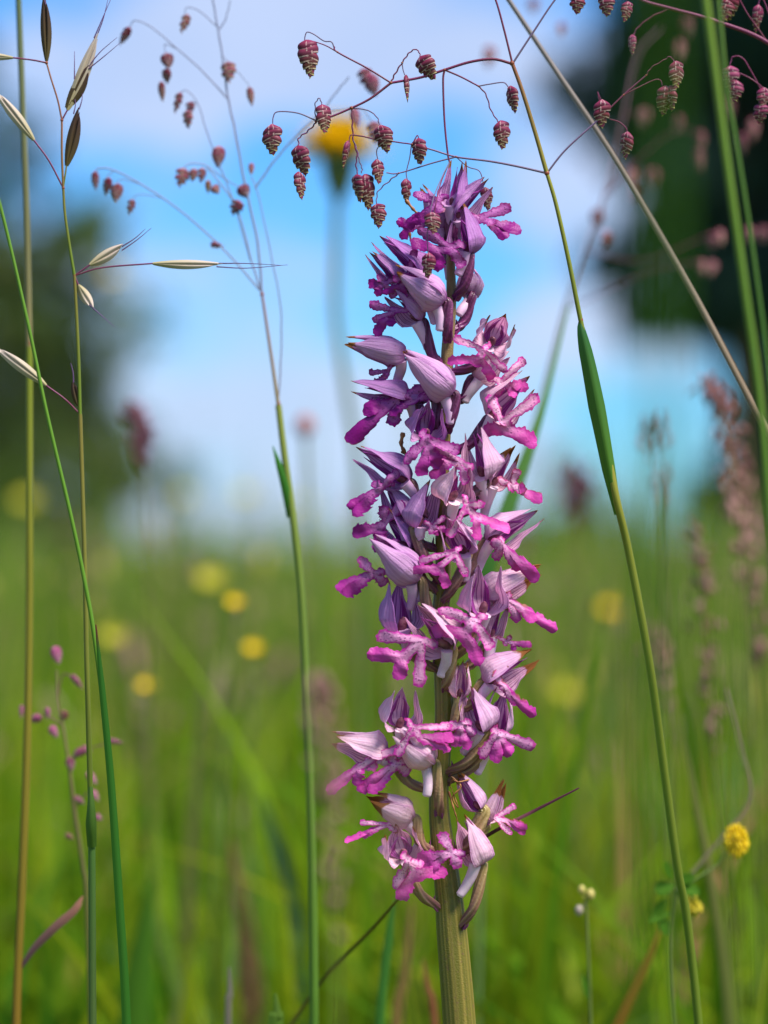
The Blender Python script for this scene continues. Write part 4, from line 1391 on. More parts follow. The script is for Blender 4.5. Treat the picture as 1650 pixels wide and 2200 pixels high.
for s in [(1293, 245, 62, 40, 0, 10), (1346, 313, 60, 33, -6, -30), (1428, 217, 66, 40, -4, 15), (1442, 212, 56, 30, 6, -25), (1452, 163, 64, 37, 0, 20),
          (1240, 10, 44, 36, 0, 5), (1303, 14, 48, 38, 4, -20), (1345, 26, 46, 30, -10, 25)]:
    spikelet(quake, *s, 0, True, .35 if s[0] > 1400 else .25)

# second plant, softer, to the left behind the first
M_BRL = mat_blade("branch_pale_blue", (.20, .20, .30), (.22, .24, .36), 0, rough=.5)
M_CULM2 = mat_blade("culm_green_soft", (.05, .18, .012), (.20, .23, .05), 0)
Y2 = .036
q2b = at(700, 3420, Y2)
quake2 = thing("quaking_grass_plant", "soft focus quaking grass with small pink spikelets left of the yellow flower", "grass plant", (q2b.x, Y2, 0), QG)
stalk(quake2, [(690, 3300), (676, 2500), (674, 2100), (668, 1750), (656, 1450), (645, 1250), (625, 1080), (612, 985), (598, 870)], 11, 7.0, M_CULM2, "culm", Y2)
stalk(quake2, [(598, 870), (582, 760), (563, 632)], 4, 3, mat_blade("culm_straw", (.25, .20, .07), (.25, .14, .16), 0), "culm", Y2)
knot(quake2, 598, 868, 6, M_KNOT, Y2, 1.8)
knot(quake2, 563, 632, 6, M_KNOT, Y2, 1.2)
mb = MB()
pp = spline([at(628, 1110, Y2), at(617, 1060, Y2 - .001), at(602, 1005, Y2 - .002), at(586, 958, Y2 - .002)], 8)
leaf_blade(mb, pp, [S * interp(i / (len(pp) - 1), [0, .3, .7, 1], [24, 22, 15, 2]) for i in range(len(pp))], (.3, -1, 0), -.4, nu=4)
mb.build("leaf", mat_blade("leaf_fresh_green", (.05, .18, .02), (.05, .22, .03)), quake2)
for pts, r in [([(563, 632), (553, 520), (525, 390), (505, 280), (490, 210), (478, 120), (468, 60), (458, 0), (455, -40)], 2.6),
               ([(563, 632), (540, 560), (510, 450), (470, 390), (445, 360)], 2), ([(598, 870), (604, 760), (603, 660), (585, 560), (555, 420), (540, 380)], 1.7),
               ([(548, 405), (590, 345), (640, 288), (690, 240), (725, 195), (750, 165)], 2), ([(690, 240), (735, 235), (775, 232), (800, 262)], 1.3),
               ([(490, 213), (432, 150), (380, 104), (325, 58), (290, 44), (278, 60)], 1.7), ([(380, 104), (355, 95), (356, 115)], 1.2),
               ([(472, 62), (485, 40), (495, 0)], 1.6), ([(472, 62), (430, 25), (402, 16), (397, 32)], 1.3),
               ([(505, 440), (470, 350), (445, 285), (425, 222), (400, 194), (385, 204)], 1.5), ([(425, 222), (410, 218), (408, 228)], 1.1),
               ([(470, 375), (440, 355), (408, 352), (390, 366)], 1.4), ([(560, 625), (480, 535), (390, 455), (310, 400), (245, 366), (212, 362), (205, 372)], 1.9),
               ([(245, 366), (232, 378), (230, 386)], 1), ([(300, 395), (262, 385), (250, 396)], 1), ([(350, 425), (300, 418), (283, 430)], 1),
               ([(470, 375), (500, 395), (524, 408)], 1.3), ([(538, 560), (515, 480), (508, 455)], 1.3), ([(478, 120), (525, 170), (538, 190)], 1),
               ([(468, 345), (466, 325), (470, 318)], 1)]:
    stalk(quake2, pts, r, r * .75, M_BRL, "branch", Y2, .5)
for s in [(396, 53, 46, 22, -18, .3, .05), (267, 78, 46, 20, -30, .1, .0), (491, 158, 50, 36, 3, .35, .2), (360, 132, 36, 30, 10, .1, .0), (358, 164, 34, 25, 5, .2, .1),
          (348, 198, 46, 17, 6, .3, .1), (381, 222, 48, 21, -14, .25, .1), (409, 232, 26, 22, 5, .2, .1), (404, 258, 42, 28, 4, .4, .3), (539, 210, 46, 17, 10, .3, .1),
          (469, 338, 48, 32, -4, .3, .3), (390, 383, 44, 35, -14, .3, .2), (415, 377, 30, 19, -8, .4, .3), (433, 378, 34, 21, -6, .3, .2), (447, 402, 30, 14, 0, .7, .3),
          (464, 408, 22, 24, 40, .3, .2), (540, 364, 28, 13, 0, .4, .4), (525, 412, 32, 32, 30, .1, .05), (506, 447, 36, 36, -25, .2, .1), (205, 389, 42, 19, 5, .15, .05),
          (230, 401, 40, 24, -10, .15, .05), (251, 416, 44, 29, -4, .2, .05), (281, 446, 36, 19, -12, .25, .1), (467, 527, 30, 18, 82, .1, .3),
          (787, 170, 48, 36, 18, .1, .1), (800, 185, 52, 36, 20, .15, .25), (765, 256, 50, 22, 12, .2, .25), (806, 287, 52, 34, 12, .25, .2)]:
    spikelet(quake2, s[0], s[1], s[2], s[3], s[4], None, Y2 + (.012 if s[0] > 700 else 0), False, s[5], s[6])

# third plant at the upper right, its top arching in from the right edge
Y3 = .012
q3b = at(1800, 3420, Y3)
quake3 = thing("quaking_grass_plant", "quaking grass reaching in from the upper right corner against the dark tree", "grass plant", (q3b.x, Y3, 0), QG)
stalk(quake3, [(1800, 3420), (1800, 2600), (1795, 1400), (1780, 500), (1740, 180), (1650, 92), (1540, 46), (1440, 18), (1380, 0), (1340, -30)], 8, 2.6, M_BR, "culm", Y3)
for pts in [[(1440, 18), (1400, 36), (1370, 60), (1360, 78)], [(1740, 180), (1690, 130), (1640, 0), (1628, 12)], [(1760, 300), (1690, 260), (1640, 200), (1600, 130), (1575, 122), (1568, 142)],
            [(1690, 260), (1640, 190), (1590, 158), (1578, 170)], [(1690, 262), (1652, 200), (1640, 190)], [(1650, 92), (1600, 20), (1575, -30), (1565, -10)]]:
    stalk(quake3, pts, 1.8, 1.3, M_BR, "branch", Y3, .6)
for s in [(1358, 98, 46, 20, 0, .1, .3), (1568, 14, 66, 40, -6, .5, .0), (1560, 24, 50, 34, -14, .5, 0), (1627, 40, 60, 26, -6, .25, .2), (1570, 170, 56, 38, 0, .2, .3),
          (1580, 198, 50, 34, -6, .25, .2), (1640, 212, 48, 38, 0, .1, .15), (1634, 246, 44, 34, -6, .15, .2)]:
    spikelet(quake3, s[0], s[1], s[2], s[3], s[4], None, Y3, True, s[5], s[6])

# fourth plant further back: spikelets that are only soft pink spots in front of the tree
Y4 = .15
q4b = at(1160, 3000, Y4)
quake4 = thing("quaking_grass_plant", "blurred quaking grass farther back, pink spots beside the dark tree", "grass plant", (q4b.x, Y4, 0), QG)
stalk(quake4, [(1000, 2990), (1030, 2000), (1040, 1260), (1080, 1115), (1150, 910), (1215, 665), (1255, 540), (1300, 420), (1340, 250), (1370, 120), (1420, 60)], 6, 2.0,
      mat_blade("culm_pink_green", (.07, .17, .03), (.30, .13, .22), 0), "culm", Y4)
mb = MB()
pp = spline([at(1005, 1340, .08), at(1050, 1205, .078), at(1098, 1075, .078), at(1163, 885, .08), at(1222, 655, .085)], 8)
leaf_blade(mb, pp, [S * 1.16 * interp(i / (len(pp) - 1), [0, .3, .55, .8, 1], [44, 40, 30, 13, 4]) for i in range(len(pp))], (0.1, -1, 0), -.3)
mb.build("leaf", mat_blade("leaf_mid_green", (.05, .20, .03), (.12, .24, .06)), quake4)
for pts in [[(1300, 420), (1420, 300), (1480, 280), (1505, 300)], [(1255, 540), (1380, 560), (1500, 515), (1530, 505)], [(1215, 665), (1380, 590), (1450, 570), (1520, 560)],
            [(1300, 420), (1355, 350), (1370, 360)], [(1340, 250), (1370, 240), (1382, 245)], [(1255, 540), (1285, 470), (1280, 455)], [(1400, 370), (1390, 360)]]:
    stalk(quake4, pts, 1.6, 1.2, M_BR, "branch", Y4)
for s in [(1282, 470, 44, 30), (1302, 515, 40, 30), (1382, 255, 46, 30), (1358, 385, 44, 30), (1402, 385, 46, 30), (1456, 270, 44, 26), (1505, 305, 46, 22), (1502, 345, 46, 22),
          (1362, 420, 40, 24), (1530, 520, 34, 30), (1548, 510, 34, 24), (1608, 505, 36, 28), (1638, 505, 36, 26), (1505, 575, 34, 22), (1528, 578, 36, 26),
          (1460, 110, 46, 26), (1476, 60, 44, 24), (1618, 280, 48, 28), (1595, 310, 48, 22), (1565, 235, 44, 24), (1146, 14, 34, 26), (1206, 64, 32, 20), (1050, 125, 52, 34)]:
    spikelet(quake4, s[0], s[1], s[2], s[3], random.uniform(-10, 10), None, Y4 + random.uniform(-.02, .03), False, .4, .30)

# fifth, small one at the lower left
Y5 = .05
q5b = at(205, 3300, Y5)
quake5 = thing("quaking_grass_plant", "small quaking grass with mauve spikelets low at the left", "grass plant", (q5b.x, Y5, 0), QG)
stalk(quake5, [(215, 3300), (200, 2400), (187, 1950), (178, 1860), (160, 1740), (148, 1640), (135, 1560), (125, 1500), (122, 1440)], 7, 2, mat_blade("culm_olive", (.11, .13, .015), (.20, .14, .08), 0), "culm", Y5)
for pts in [[(125, 1500), (135, 1450), (155, 1455), (163, 1462)], [(135, 1560), (105, 1540), (80, 1540)], [(148, 1640), (190, 1610), (245, 1594)], [(160, 1740), (180, 1710), (200, 1700)]]:
    stalk(quake5, pts, 1.4, 1.1, M_BR, "branch", Y5)
for s in [(122, 1408, 40, 26, 15, .0, .55), (166, 1466, 40, 17, 40, .2, .6), (76, 1545, 26, 24, -60, .1, .7), (102, 1533, 26, 15, 5, .1, .8), (136, 1540, 28, 24, -20, .5, .1),
          (116, 1573, 30, 20, 30, .1, .7), (168, 1618, 28, 22, -60, .05, .3), (152, 1642, 32, 22, 10, .1, .2), (186, 1612, 26, 20, 70, .2, .3), (198, 1672, 34, 20, 40, .2, .5),
          (205, 1710, 30, 19, 35, .3, .6), (172, 1720, 30, 16, 60, .2, .3), (250, 1594, 32, 14, 80, .2, .6), (212, 1757, 18, 15, 60, .2, .7), (150, 1798, 22, 14, 65, .6, .3), (46, 1530, 30, 12, 0, .1, .5)]:
    spikelet(quake5, s[0], s[1], s[2], s[3], s[4], None, Y5, False, s[5], s[6])

# ------------------------------------------------------------------ oat grass at the left
M_OCULM = mat_blade("oat_culm_green", (.10, .17, .015), (.16, .13, .03), 0)
M_GLUME_D = mat_blade("glume_dark_brown", (.075, .06, .015), (.06, .03, .03), .1, stripes=6)
M_GLUME_P = mat_blade("glume_pale_pink", (.34, .30, .12), (.68, .55, .50), .25, stripes=6)
M_AWN = mat_blade("awn_violet", (.10, .05, .12), (.16, .08, .22), 0)
YO = .004
ob = at(215, 3430, YO)
oat = thing("oat_grass_plant", "tall oat grass with long brown awned spikelets near the left edge", "grass plant", (ob.x, YO, 0))
stalk(oat, [(215, 3430), (205, 2700), (199, 2200), (197, 1820)], 9, 8, mat_blade("oat_sheath", (.13, .12, .05), (.07, .16, .03), 0), "culm", YO)
stalk(oat, [(197, 1825), (194, 1700), (190, 1560), (186, 1400), (183, 1250), (178, 1080), (172, 890)], 6.5, 4.8, M_OCULM, "culm", YO)
stalk(oat, [(172, 890), (169, 780), (165, 690), (160, 592)], 4, 3.6, M_OCULM, "culm", YO)
stalk(oat, [(160, 592), (148, 520), (139, 455), (136, 404)], 3.4, 2.8, M_OCULM, "culm", YO)
stalk(oat, [(136, 404), (133, 330), (133, 258)], 2.6, 2.2, mat_blade("oat_top", (.19, .12, .04), (.24, .10, .05), 0), "culm", YO)
stalk(oat, [(133, 258), (124, 215), (110, 170), (100, 135)], 2, 1.8, mat_blade("oat_tip", (.19, .08, .06), (.24, .10, .05), 0), "culm", YO)
for px, py in ((172, 890), (160, 592), (136, 404), (133, 258), (100, 135), (197, 1820)):
    knot(oat, px, py, 5 if py < 1000 else 10, mat_simple("oat_node", (.30, .20, .05), (.34, .26, .08), 900) if py == 172 else M_KNOT if py < 800 else M_OCULM, YO, 1.0)
mb = MB()
pp = spline([at(197, 1822, YO - .001), at(195, 1780, YO - .002), at(195, 1735, YO - .002), at(194, 1690, YO - .001)], 6)
leaf_blade(mb, pp, [S * w_ for w_ in np.interp(np.linspace(0, 1, len(pp)), [0, .4, 1], [20, 24, 9])], (0, -1, 0), -.8)
mb.build("sheath", mat_blade("oat_sheath_leaf", (.07, .15, .02), (.07, .15, .02), .1), oat)


def oat_spikelet(b, t, W, pale, awns, ped=None, Y=YO):
    if ped:
        stalk(oat, ped + [b], 1.9, 1.7, M_BR if pale else M_OCULM, "pedicel", Y)
    B, T = at(*b, Y), at(*t, Y)
    ax = (T - B)
    L = ax.length
    axn = ax.normalized()
    sd_ = axn.cross(Vector((0, -1, 0))).normalized()
    root = None
    for q, (off, f0, mat) in enumerate(((-.25, 1.0, M_GLUME_P if pale else M_GLUME_D), (.25, .86, M_GLUME_D if not pale else M_GLUME_P), (0, .93, M_GLUME_D if pale < .5 else M_GLUME_P))):
        mb = MB()
        m = 12
        pp = [B + axn * (L * f0 * i / m) + sd_ * (off * W * S * math.sin(math.pi * .8 * i / m)) + Vector((0, (-.1 if q < 2 else .14) * W * S, 0)) for i in range(m + 1)]
        leaf_blade(mb, pp, [W * S * (.82 if q < 2 else .6) * math.sin(math.pi * (.10 + .89 * i / m)) ** .8 + .5 * S for i in range(m + 1)], (.15 * (-1 if q else 1), -1, .1), -.9, th=1.5 * S, nu=6)
        o = mb.build("spikelet" if root is None else "glume", mat, oat if root is None else root)
        root = root or o
    for a0, a1, a2 in awns:
        mb = MB()
        pp = spline([at(*a0, Y), at(*a1, Y), at(*a2, Y)], 6)
        mb.tube(pp, [1.6 * S * (1 - .7 * i / (len(pp) - 1)) for i in range(len(pp))], 6)
        mb.build("awn", M_AWN, root)


oat_spikelet((100, 131), (97, -12), 17, 0, [((98, 10), (90, -20), (80, -50))])
oat_spikelet((28, 124), (-70, 116), 13, .4, [], [(100, 135), (70, 129)])
oat_spikelet((145, 236), (214, 72), 20, 1, [((202, 82), (220, 40), (240, -6)), ((207, 80), (222, 40), (233, -6))], [(133, 258)])
oat_spikelet((143, 232), (194, 142), 22, 0, [((190, 148), (225, 120), (258, 92)), ((188, 146), (215, 112), (252, 80)), ((160, 170), (160, 140), (160, 110))])
oat_spikelet((143, 356), (172, 232), 20, 0, [((158, 245), (162, 225), (160, 205)), ((170, 235), (176, 215), (177, 200))], [(136, 404)])
oat_spikelet((73, 301), (-10, 192), 17, .6, [], [(136, 404), (105, 345)])
oat_spikelet((193, 569), (266, 527), 19, 1, [((262, 530), (290, 512), (312, 492)), ((262, 538), (295, 515), (325, 490))], [(160, 592)])
oat_spikelet((328, 566), (478, 569), 16, .7, [((470, 566), (530, 566), (605, 570)), ((465, 573), (530, 576), (618, 569))], [(160, 592), (220, 575)])
oat_spikelet((168, 612), (198, 662), 20, 1, [((192, 655), (215, 675), (246, 702))], [(160, 592)])
oat_spikelet((99, 828), (-12, 742), 18, .8, [], [(172, 890), (140, 858)])
oat_spikelet((168, 872), (158, 820), 14, 0, [((158, 822), (157, 800), (152, 780))], [(172, 890)])

# ------------------------------------------------------------------ single stems and blades
def stem_thing(name, label, cat, pts, r0, r1, mat, Y=0.0, group=None, extra=None):
    p = at(pts[0][0], pts[0][1], Y)
    t = thing(name, label, cat, (p.x, p.y, p.z), group)
    stalk(t, pts, r0, r1, mat, "culm", Y)
    return t


def blade_thing(name, label, cat, pts, ws, mat, Y=0.0, face=(0, -1, .1), fold=-.3, group=None):
    q = [at(p[0], p[1], p[2] if len(p) > 2 else Y) for p in pts]
    pp = spline(q, 8)
    k = (D + Y) / D
    mb = MB()
    leaf_blade(mb, pp, [S * k * w_ for w_ in np.interp(np.linspace(0, 1, len(pp)), np.linspace(0, 1, len(ws)), ws)], face, fold)
    o = mb.build(name, mat, None, origin=q[0])
    return tag(o, label, cat, group)


t = stem_thing("grass_stalk", "thick olive and orange grass stem with a red joint at the far left", "grass stem",
               [(20, 3600), (30, 2500), (36, 2150), (47, 1900), (58, 1600), (63, 1300), (63, 1000), (63, 745)], 10.5, 7.5,
               mat_blade("stem_orange_olive", (.21, .085, .012), (.15, .19, .02), 0), .035)
stalk(t, [(63, 745), (62, 700), (56, 420), (46, 160), (38, -40)], 7.5, 6.5, mat_blade("stem_upper_olive", (.22, .17, .07), (.08, .12, .06), 0), "culm", .035)
knot(t, 64, 738, 10, M_KNOT, .035, 1.5)
mb = MB()
pp = spline([at(44, 2080, .035), at(75, 2035, .034), at(120, 1990, .033), at(160, 1955, .033), at(178, 1925, .034)], 7)
leaf_blade(mb, pp, [S * w_ * 1.07 for w_ in np.interp(np.linspace(0, 1, len(pp)), [0, .3, .6, .85, 1], [8, 17, 19, 14, 3])], (.2, -1, .4), -.3)
mb.build("leaf", mat_blade("leaf_dried_mauve", (.12, .075, .10), (.30, .13, .08), .15), t)

stem_thing("grass_stalk", "thin bright green stem slanting down from the left edge", "grass stem",
           [(330, 3600), (290, 2600), (262, 2050), (235, 1650), (205, 1385), (180, 1240), (150, 1098), (101, 890), (60, 695), (0, 440), (-60, 240)], 5.5, 3.6,
           mat_blade("stem_bright_green", (.08, .20, .012), (.09, .19, .02), 0), .001)
blade_thing("grass_leaf", "dark green upright blade with a blunt tip beside the oat grass", "grass blade",
            [(300, 3500), (285, 2600), (272, 2180), (258, 1950), (240, 1690), (222, 1500), (206, 1342)], [34, 30, 20, 19, 18, 16, 14, 3],
            mat_blade("blade_dark_green", (.030, .125, .010), (.022, .105, .010), .25, tip=(.10, .02, .02)), -.002, (.3, -1, 0), -.5)
t = stem_thing("grass_stalk", "orange brown stem slanting from the top centre to the right edge", "grass stem",
               [(2050, 1900), (1850, 1380), (1700, 1030), (1606, 850), (1490, 632), (1330, 355), (1190, 145), (1080, -20), (1020, -110)], 10, 4.5,
               mat_blade("stem_orange_brown", (.27, .16, .04), (.17, .17, .20), 0), .02)
t = thing("grass_stalk", "pair of bright green out of focus stems crossing the upper right corner", "grass stem", at(1760, 3300, -.068))
stalk(t, [(1760, 3300), (1720, 2200), (1680, 1500), (1640, 930), (1600, 620), (1562, 350), (1540, 180), (1512, -40)], 8, 9, mat_blade("stem_front_green", (.06, .17, .02), (.15, .24, .03), .1), "culm", -.068)
stalk(t, [(1700, 1500), (1660, 900), (1620, 560), (1580, 300), (1560, 180), (1540, -40)], 5, 5, mat_blade("stem_front_green_dark", (.04, .13, .02), (.10, .18, .03), .1), "culm", -.055)
blade_thing("grass_straw", "thin dark purple pointed straw poking out to the right of the lowest flowers", "straw",
            [(900, 1890, .03), (1049, 1794, .004), (1150, 1741, .002), (1244, 1693, 0)], [9, 8, 7, 3], mat_blade("needle_purple", (.085, .04, .025), (.12, .025, .06), 0), 0)
blade_thing("grass_leaf", "fresh green blade rising behind the orchid stem at the bottom", "grass blade",
            [(790, 3300), (805, 2500), (816, 2200), (835, 2020), (850, 1925)], [26, 22, 20, 20, 3], mat_blade("blade_fresh", (.04, .15, .02), (.06, .20, .03)), .06)
blade_thing("grass_leaf", "olive straw slanting down to the left from the lowest flower", "grass blade",
            [(560, 2300, .05), (690, 2110, .045), (800, 1995, .03), (870, 1915, .01)], [9, 9, 8, 4], mat_blade("straw_olive", (.12, .13, .02), (.16, .13, .02), .1), .03)
blade_thing("grass_leaf", "orange brown dry blade leaning at the lower right", "grass blade",
            [(1240, 2400), (1335, 2190), (1385, 2080), (1424, 1985)], [24, 22, 18, 6], mat_blade("blade_dry_orange", (.25, .11, .01), (.27, .13, .02), .2), .07)
blade_thing("grass_leaf", "rusty brown blade standing behind the orchid foot", "grass blade",
            [(830, 3000), (850, 2250), (870, 2100), (885, 1940)], [26, 24, 18, 8], mat_blade("blade_rust", (.20, .12, .03), (.22, .13, .05), .2), .12)
blade_thing("grass_leaf", "short rusty blade tip at the bottom to the left of the orchid stem", "grass blade",
            [(960, 2800), (935, 2220), (918, 2120), (908, 2060)], [18, 16, 12, 3], mat_blade("blade_rust_short", (.22, .07, .03), (.28, .10, .05), .2), .08)
blade_thing("grass_leaf", "pale grey dry straw tip at the bottom left of centre", "grass blade",
            [(488, 2900), (490, 2210), (494, 2140), (492, 2078)], [16, 15, 13, 4], mat_blade("blade_pale_dry", (.20, .17, .11), (.34, .30, .24), .2), .05)
blade_thing("grass_leaf", "light green blade tip poking up at the bottom centre", "grass blade",
            [(590, 2900), (592, 2240), (596, 2190), (592, 2135)], [36, 34, 22, 5], mat_blade("blade_tip_light", (.12, .25, .02), (.20, .32, .05), .3), .035)
blade_thing("grass_leaf", "broad mid green blurred blade at the lower left", "grass blade",
            [(275, 3000), (285, 2250), (305, 2050), (325, 1890)], [80, 70, 50, 8], mat_blade("blade_broad", (.05, .15, .008), (.06, .16, .012)), .14)
blade_thing("grass_leaf", "pale blue green blurred blade left of the orchid stem", "grass blade",
            [(690, 2600), (650, 2010), (610, 1850), (560, 1710)], [50, 44, 40, 8], mat_blade("blade_blue_green", (.10, .22, .07), (.20, .33, .16)), .22)
blade_thing("grass_leaf", "brown dry blurred blade in the lower left grass", "grass blade",
            [(560, 2700), (530, 2060), (510, 1930), (495, 1800)], [40, 36, 30, 10], mat_blade("blade_dry_brown", (.18, .10, .05), (.26, .15, .08)), .24)
blade_thing("grass_leaf", "light olive blurred blade arching at the right edge", "grass blade",
            [(1620, 2900), (1570, 2200), (1530, 1900), (1490, 1700), (1470, 1590)], [26, 24, 20, 14, 4], mat_blade("blade_light_olive", (.13, .16, .03), (.20, .20, .06)), .10)
FRONT = "out of focus blades close to the lens"
for i, (pts, Y, ws, c, lb) in enumerate([
        ([(1500, 3400), (1430, 2200), (1425, 1200), (1440, 500), (1432, -200)], -.285, [22, 24, 24, 22, 18], (.08, .23, .015), "wide green veil of a blade right before the lens, right of centre"),
        ([(1380, 3400), (1400, 2200), (1402, 1200), (1395, 500), (1400, -200)], -.31, [16, 18, 18, 16, 12], (.07, .20, .015), "second green veil of a blade before the lens, just left of the widest"),
        ([(1400, 3300), (1340, 2200), (1365, 1600), (1400, 1150), (1410, 900)], -.25, [14, 14, 12, 9, 3], (.09, .15, .02), "faint olive veil of a blade near the lens, lower right"),
        ([(880, 3300), (905, 2300), (925, 1700), (940, 1360), (945, 1240)], -.27, [8, 8, 8, 7, 2], (.13, .17, .02), "yellow green veil of a thin blade before the orchid stem"),
        ([(1560, 3300), (1590, 2200), (1560, 1500), (1585, 1100)], -.22, [16, 16, 13, 3], (.05, .15, .02), "soft green veil of a blade at the lower right edge")]):
    blade_thing("grass_leaf", lb, "grass blade", pts, ws, mat_blade("front_blade_%s" % "abcde"[i], c, c, .45), Y, group=FRONT)

# ------------------------------------------------------------------ plume grasses with brown pink heads
M_PLUME = mat_simple("plume_pink_brown", (.30, .13, .13), (.42, .24, .20), 60, .6, trans=.3)
M_PLUME_D = mat_simple("plume_dark", (.13, .05, .07), (.24, .09, .12), 60, .6, trans=.2)
M_PCULM = mat_blade("plume_culm", (.09, .15, .02), (.24, .18, .08), .1)


def plume(label, path, Y, n, spread, size, mat, seed, group, head=.45):
    rs = random.Random(seed)
    b = at(path[0][0], path[0][1], Y)
    t = thing("plume_grass_plant", label, "grass plant", (b.x, b.y, b.z), group)
    stalk(t, path, 5, 1.6, M_PCULM, "culm", Y)
    sp_ = spline(path, 14)
    m = len(sp_)
    k = S * (D + Y) / D
    mb = MB()
    for i in range(n):
        f = 1 - head * rs.random() ** 1.0
        p = sp_[min(m - 1, int(f * (m - 1)))]
        wdt = spread * (.25 + .75 * math.sin(math.pi * min(.95, (1 - f) / head + .05)))
        c = at(p[0] + rs.gauss(0, .45) * wdt, p[1] + rs.gauss(0, 10), Y) + Vector((0, rs.gauss(0, .45) * wdt * k, 0))
        root = at(p[0], p[1] + 22, Y)
        d = (Vector((rs.gauss(0, .5), rs.gauss(0, .5), rs.choice((1, 1, -.6))))).normalized()
        ln = size * k * rs.uniform(.7, 1.3)
        pp = [c + d * ln * (q - .5) for q in (0, .3, .7, 1)]
        mb.tube(pp, [ln * .06, ln * .26, ln * .22, ln * .04], 5)
        mb.tube([root, root.lerp(c, .6) + Vector((0, 0, ln * .2)), pp[0]], .7 * k, 4, caps=False)
    mb.build("seed_head", mat, t)
    return t


PG = "plume grasses with brown pink heads"
plume("plume grass with the tallest pink brown head at the right edge", [(1640, 2800), (1625, 1900), (1610, 1400), (1580, 1050), (1545, 880), (1520, 820)], .16, 80, 46, 26, M_PLUME, 1, PG, .50)
plume("plume grass with a dusky pink head at the far right, lower than its neighbour", [(1670, 2800), (1655, 2000), (1640, 1500), (1610, 1180), (1585, 960)], .20, 70, 46, 26, M_PLUME, 2, PG)
plume("plume grass with pink head low on the right among green blades", [(1600, 2800), (1570, 2000), (1540, 1650), (1510, 1300), (1490, 1120)], .17, 70, 48, 24, M_PLUME, 3, PG)
plume("plume grass with thin brown head nearest the white cloud, right of the main culm", [(1450, 2700), (1440, 1900), (1430, 1300), (1412, 980), (1404, 900)], .22, 40, 40, 22, M_PLUME, 4, PG, .35)
plume("slender plume grass with reddish head in front of the lower right grass", [(1470, 2700), (1450, 1900), (1430, 1500), (1405, 1340)], .2, 50, 26, 24, M_PLUME, 5, PG, .35)
plume("plume grass with a dark purple head left of the sky gap", [(330, 2700), (325, 1700), (318, 1200), (305, 960), (290, 880)], .26, 60, 34, 30, M_PLUME_D, 6, PG, .28)
plume("plume grass with a mauve grey head behind the right side of the orchid", [(1255, 2600), (1250, 1600), (1242, 1200), (1236, 990)], .36, 46, 46, 28, M_PLUME_D, 8, PG, .20)
plume("blurred pink plume close to the lens left of the lower flowers", [(760, 3300), (735, 2500), (715, 1900), (700, 1560), (692, 1450)], -.14, 70, 44, 30, M_PLUME, 9, PG, .55)
plume("blurred pink plume close to the lens in front of the lowest left flower", [(860, 3300), (875, 2500), (880, 2000), (868, 1790), (862, 1730)], -.20, 26, 22, 18, M_PLUME, 10, PG, .22)


def tall_culms():
    """thin pale culms standing out above the meadow, too many and too soft to count"""
    n = 1000
    pts = []
    for _ in range(n):
        y = .8 + 3.2 * random.random() ** 1.1
        if random.random() < .62:
            px = random.uniform(1330, 1700)
        else:
            px = random.uniform(-100, 1750)
        p = at(px, HZ, y)
        pts.append((p.x, p.y))
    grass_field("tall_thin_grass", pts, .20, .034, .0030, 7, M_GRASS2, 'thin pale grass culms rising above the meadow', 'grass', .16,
                tintf=lambda r: rng.uniform(.2, .85, len(r)))


tall_culms()
pts = wedge(420, .22, 1.6, .40, 1.2)
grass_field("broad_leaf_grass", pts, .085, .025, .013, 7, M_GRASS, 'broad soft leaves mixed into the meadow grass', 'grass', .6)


tus = []
for _ in range(75):
    y = random.uniform(.9, 4.5)
    px = random.uniform(-150, 1800)
    p = at(px, HZ, y)
    for _ in range(30):
        tus.append((p.x + random.gauss(0, .035 * y ** .5), y + random.gauss(0, .05)))
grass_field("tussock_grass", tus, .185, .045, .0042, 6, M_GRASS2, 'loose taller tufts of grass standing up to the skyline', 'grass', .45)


def seed_specks():
    """small pink, cream and straw seed heads on hair-thin stalks among the grass"""
    m, t = new_mat("meadow_seed_heads")
    col = t.ramp(t.attr('edge').outputs['Fac'], [(0, (.26, .10, .12)), (.35, (.40, .22, .22)), (.6, (.45, .38, .22)), (.8, (.30, .30, .08)), (1, (.55, .48, .10))])
    finish(t, col, .6, .3, spec=.1)
    mb = MB()
    for _ in range(420):
        y = .6 + 2.2 * random.random() ** 1.2
        px = random.uniform(-120, 1780)
        p = at(px, HZ, y)
        z = random.uniform(.05, .185) + (.02 if random.random() < .15 else 0)
        c = Vector((p.x, y, z))
        tint = random.random()
        r = random.uniform(.0012, .0028)
        ln = r * random.uniform(1.2, 4)
        d = Vector((random.gauss(0, .3), random.gauss(0, .3), 1)).normalized()
        o = len(mb.v)
        mb.tube([c - d * ln, c - d * ln * .4, c + d * ln * .4, c + d * ln], [r * .3, r, r * .9, r * .2], 6)
        mb.tube([Vector((p.x + random.uniform(-.012, .012), y, -.004)), Vector((p.x, y, z * .6)), c - d * ln], .0004, 4, caps=False)
        for i in range(o, len(mb.v)):
            mb.at[i] = tint if i < o + 26 else .8
    o = mb.build("seeding_grass", m)
    tag(o, 'small pink and straw coloured seed heads scattered through the meadow', 'grass', kind='stuff')


seed_specks()

# ------------------------------------------------------------------ yellow flowers
M_YEL = mat_simple("petal_yellow", (.84, .60, .004), (.88, .68, .01), 500, .5, trans=.35)
M_YEL2 = mat_simple("petal_lemon", (.50, .47, .03), (.58, .53, .04), 500, .5, trans=.35)
M_INV = mat_simple("flower_cup_green", (.07, .11, .03), (.12, .16, .05), 400)
M_FSTEM = mat_blade("flower_stalk", (.07, .13, .02), (.13, .15, .05), 0)


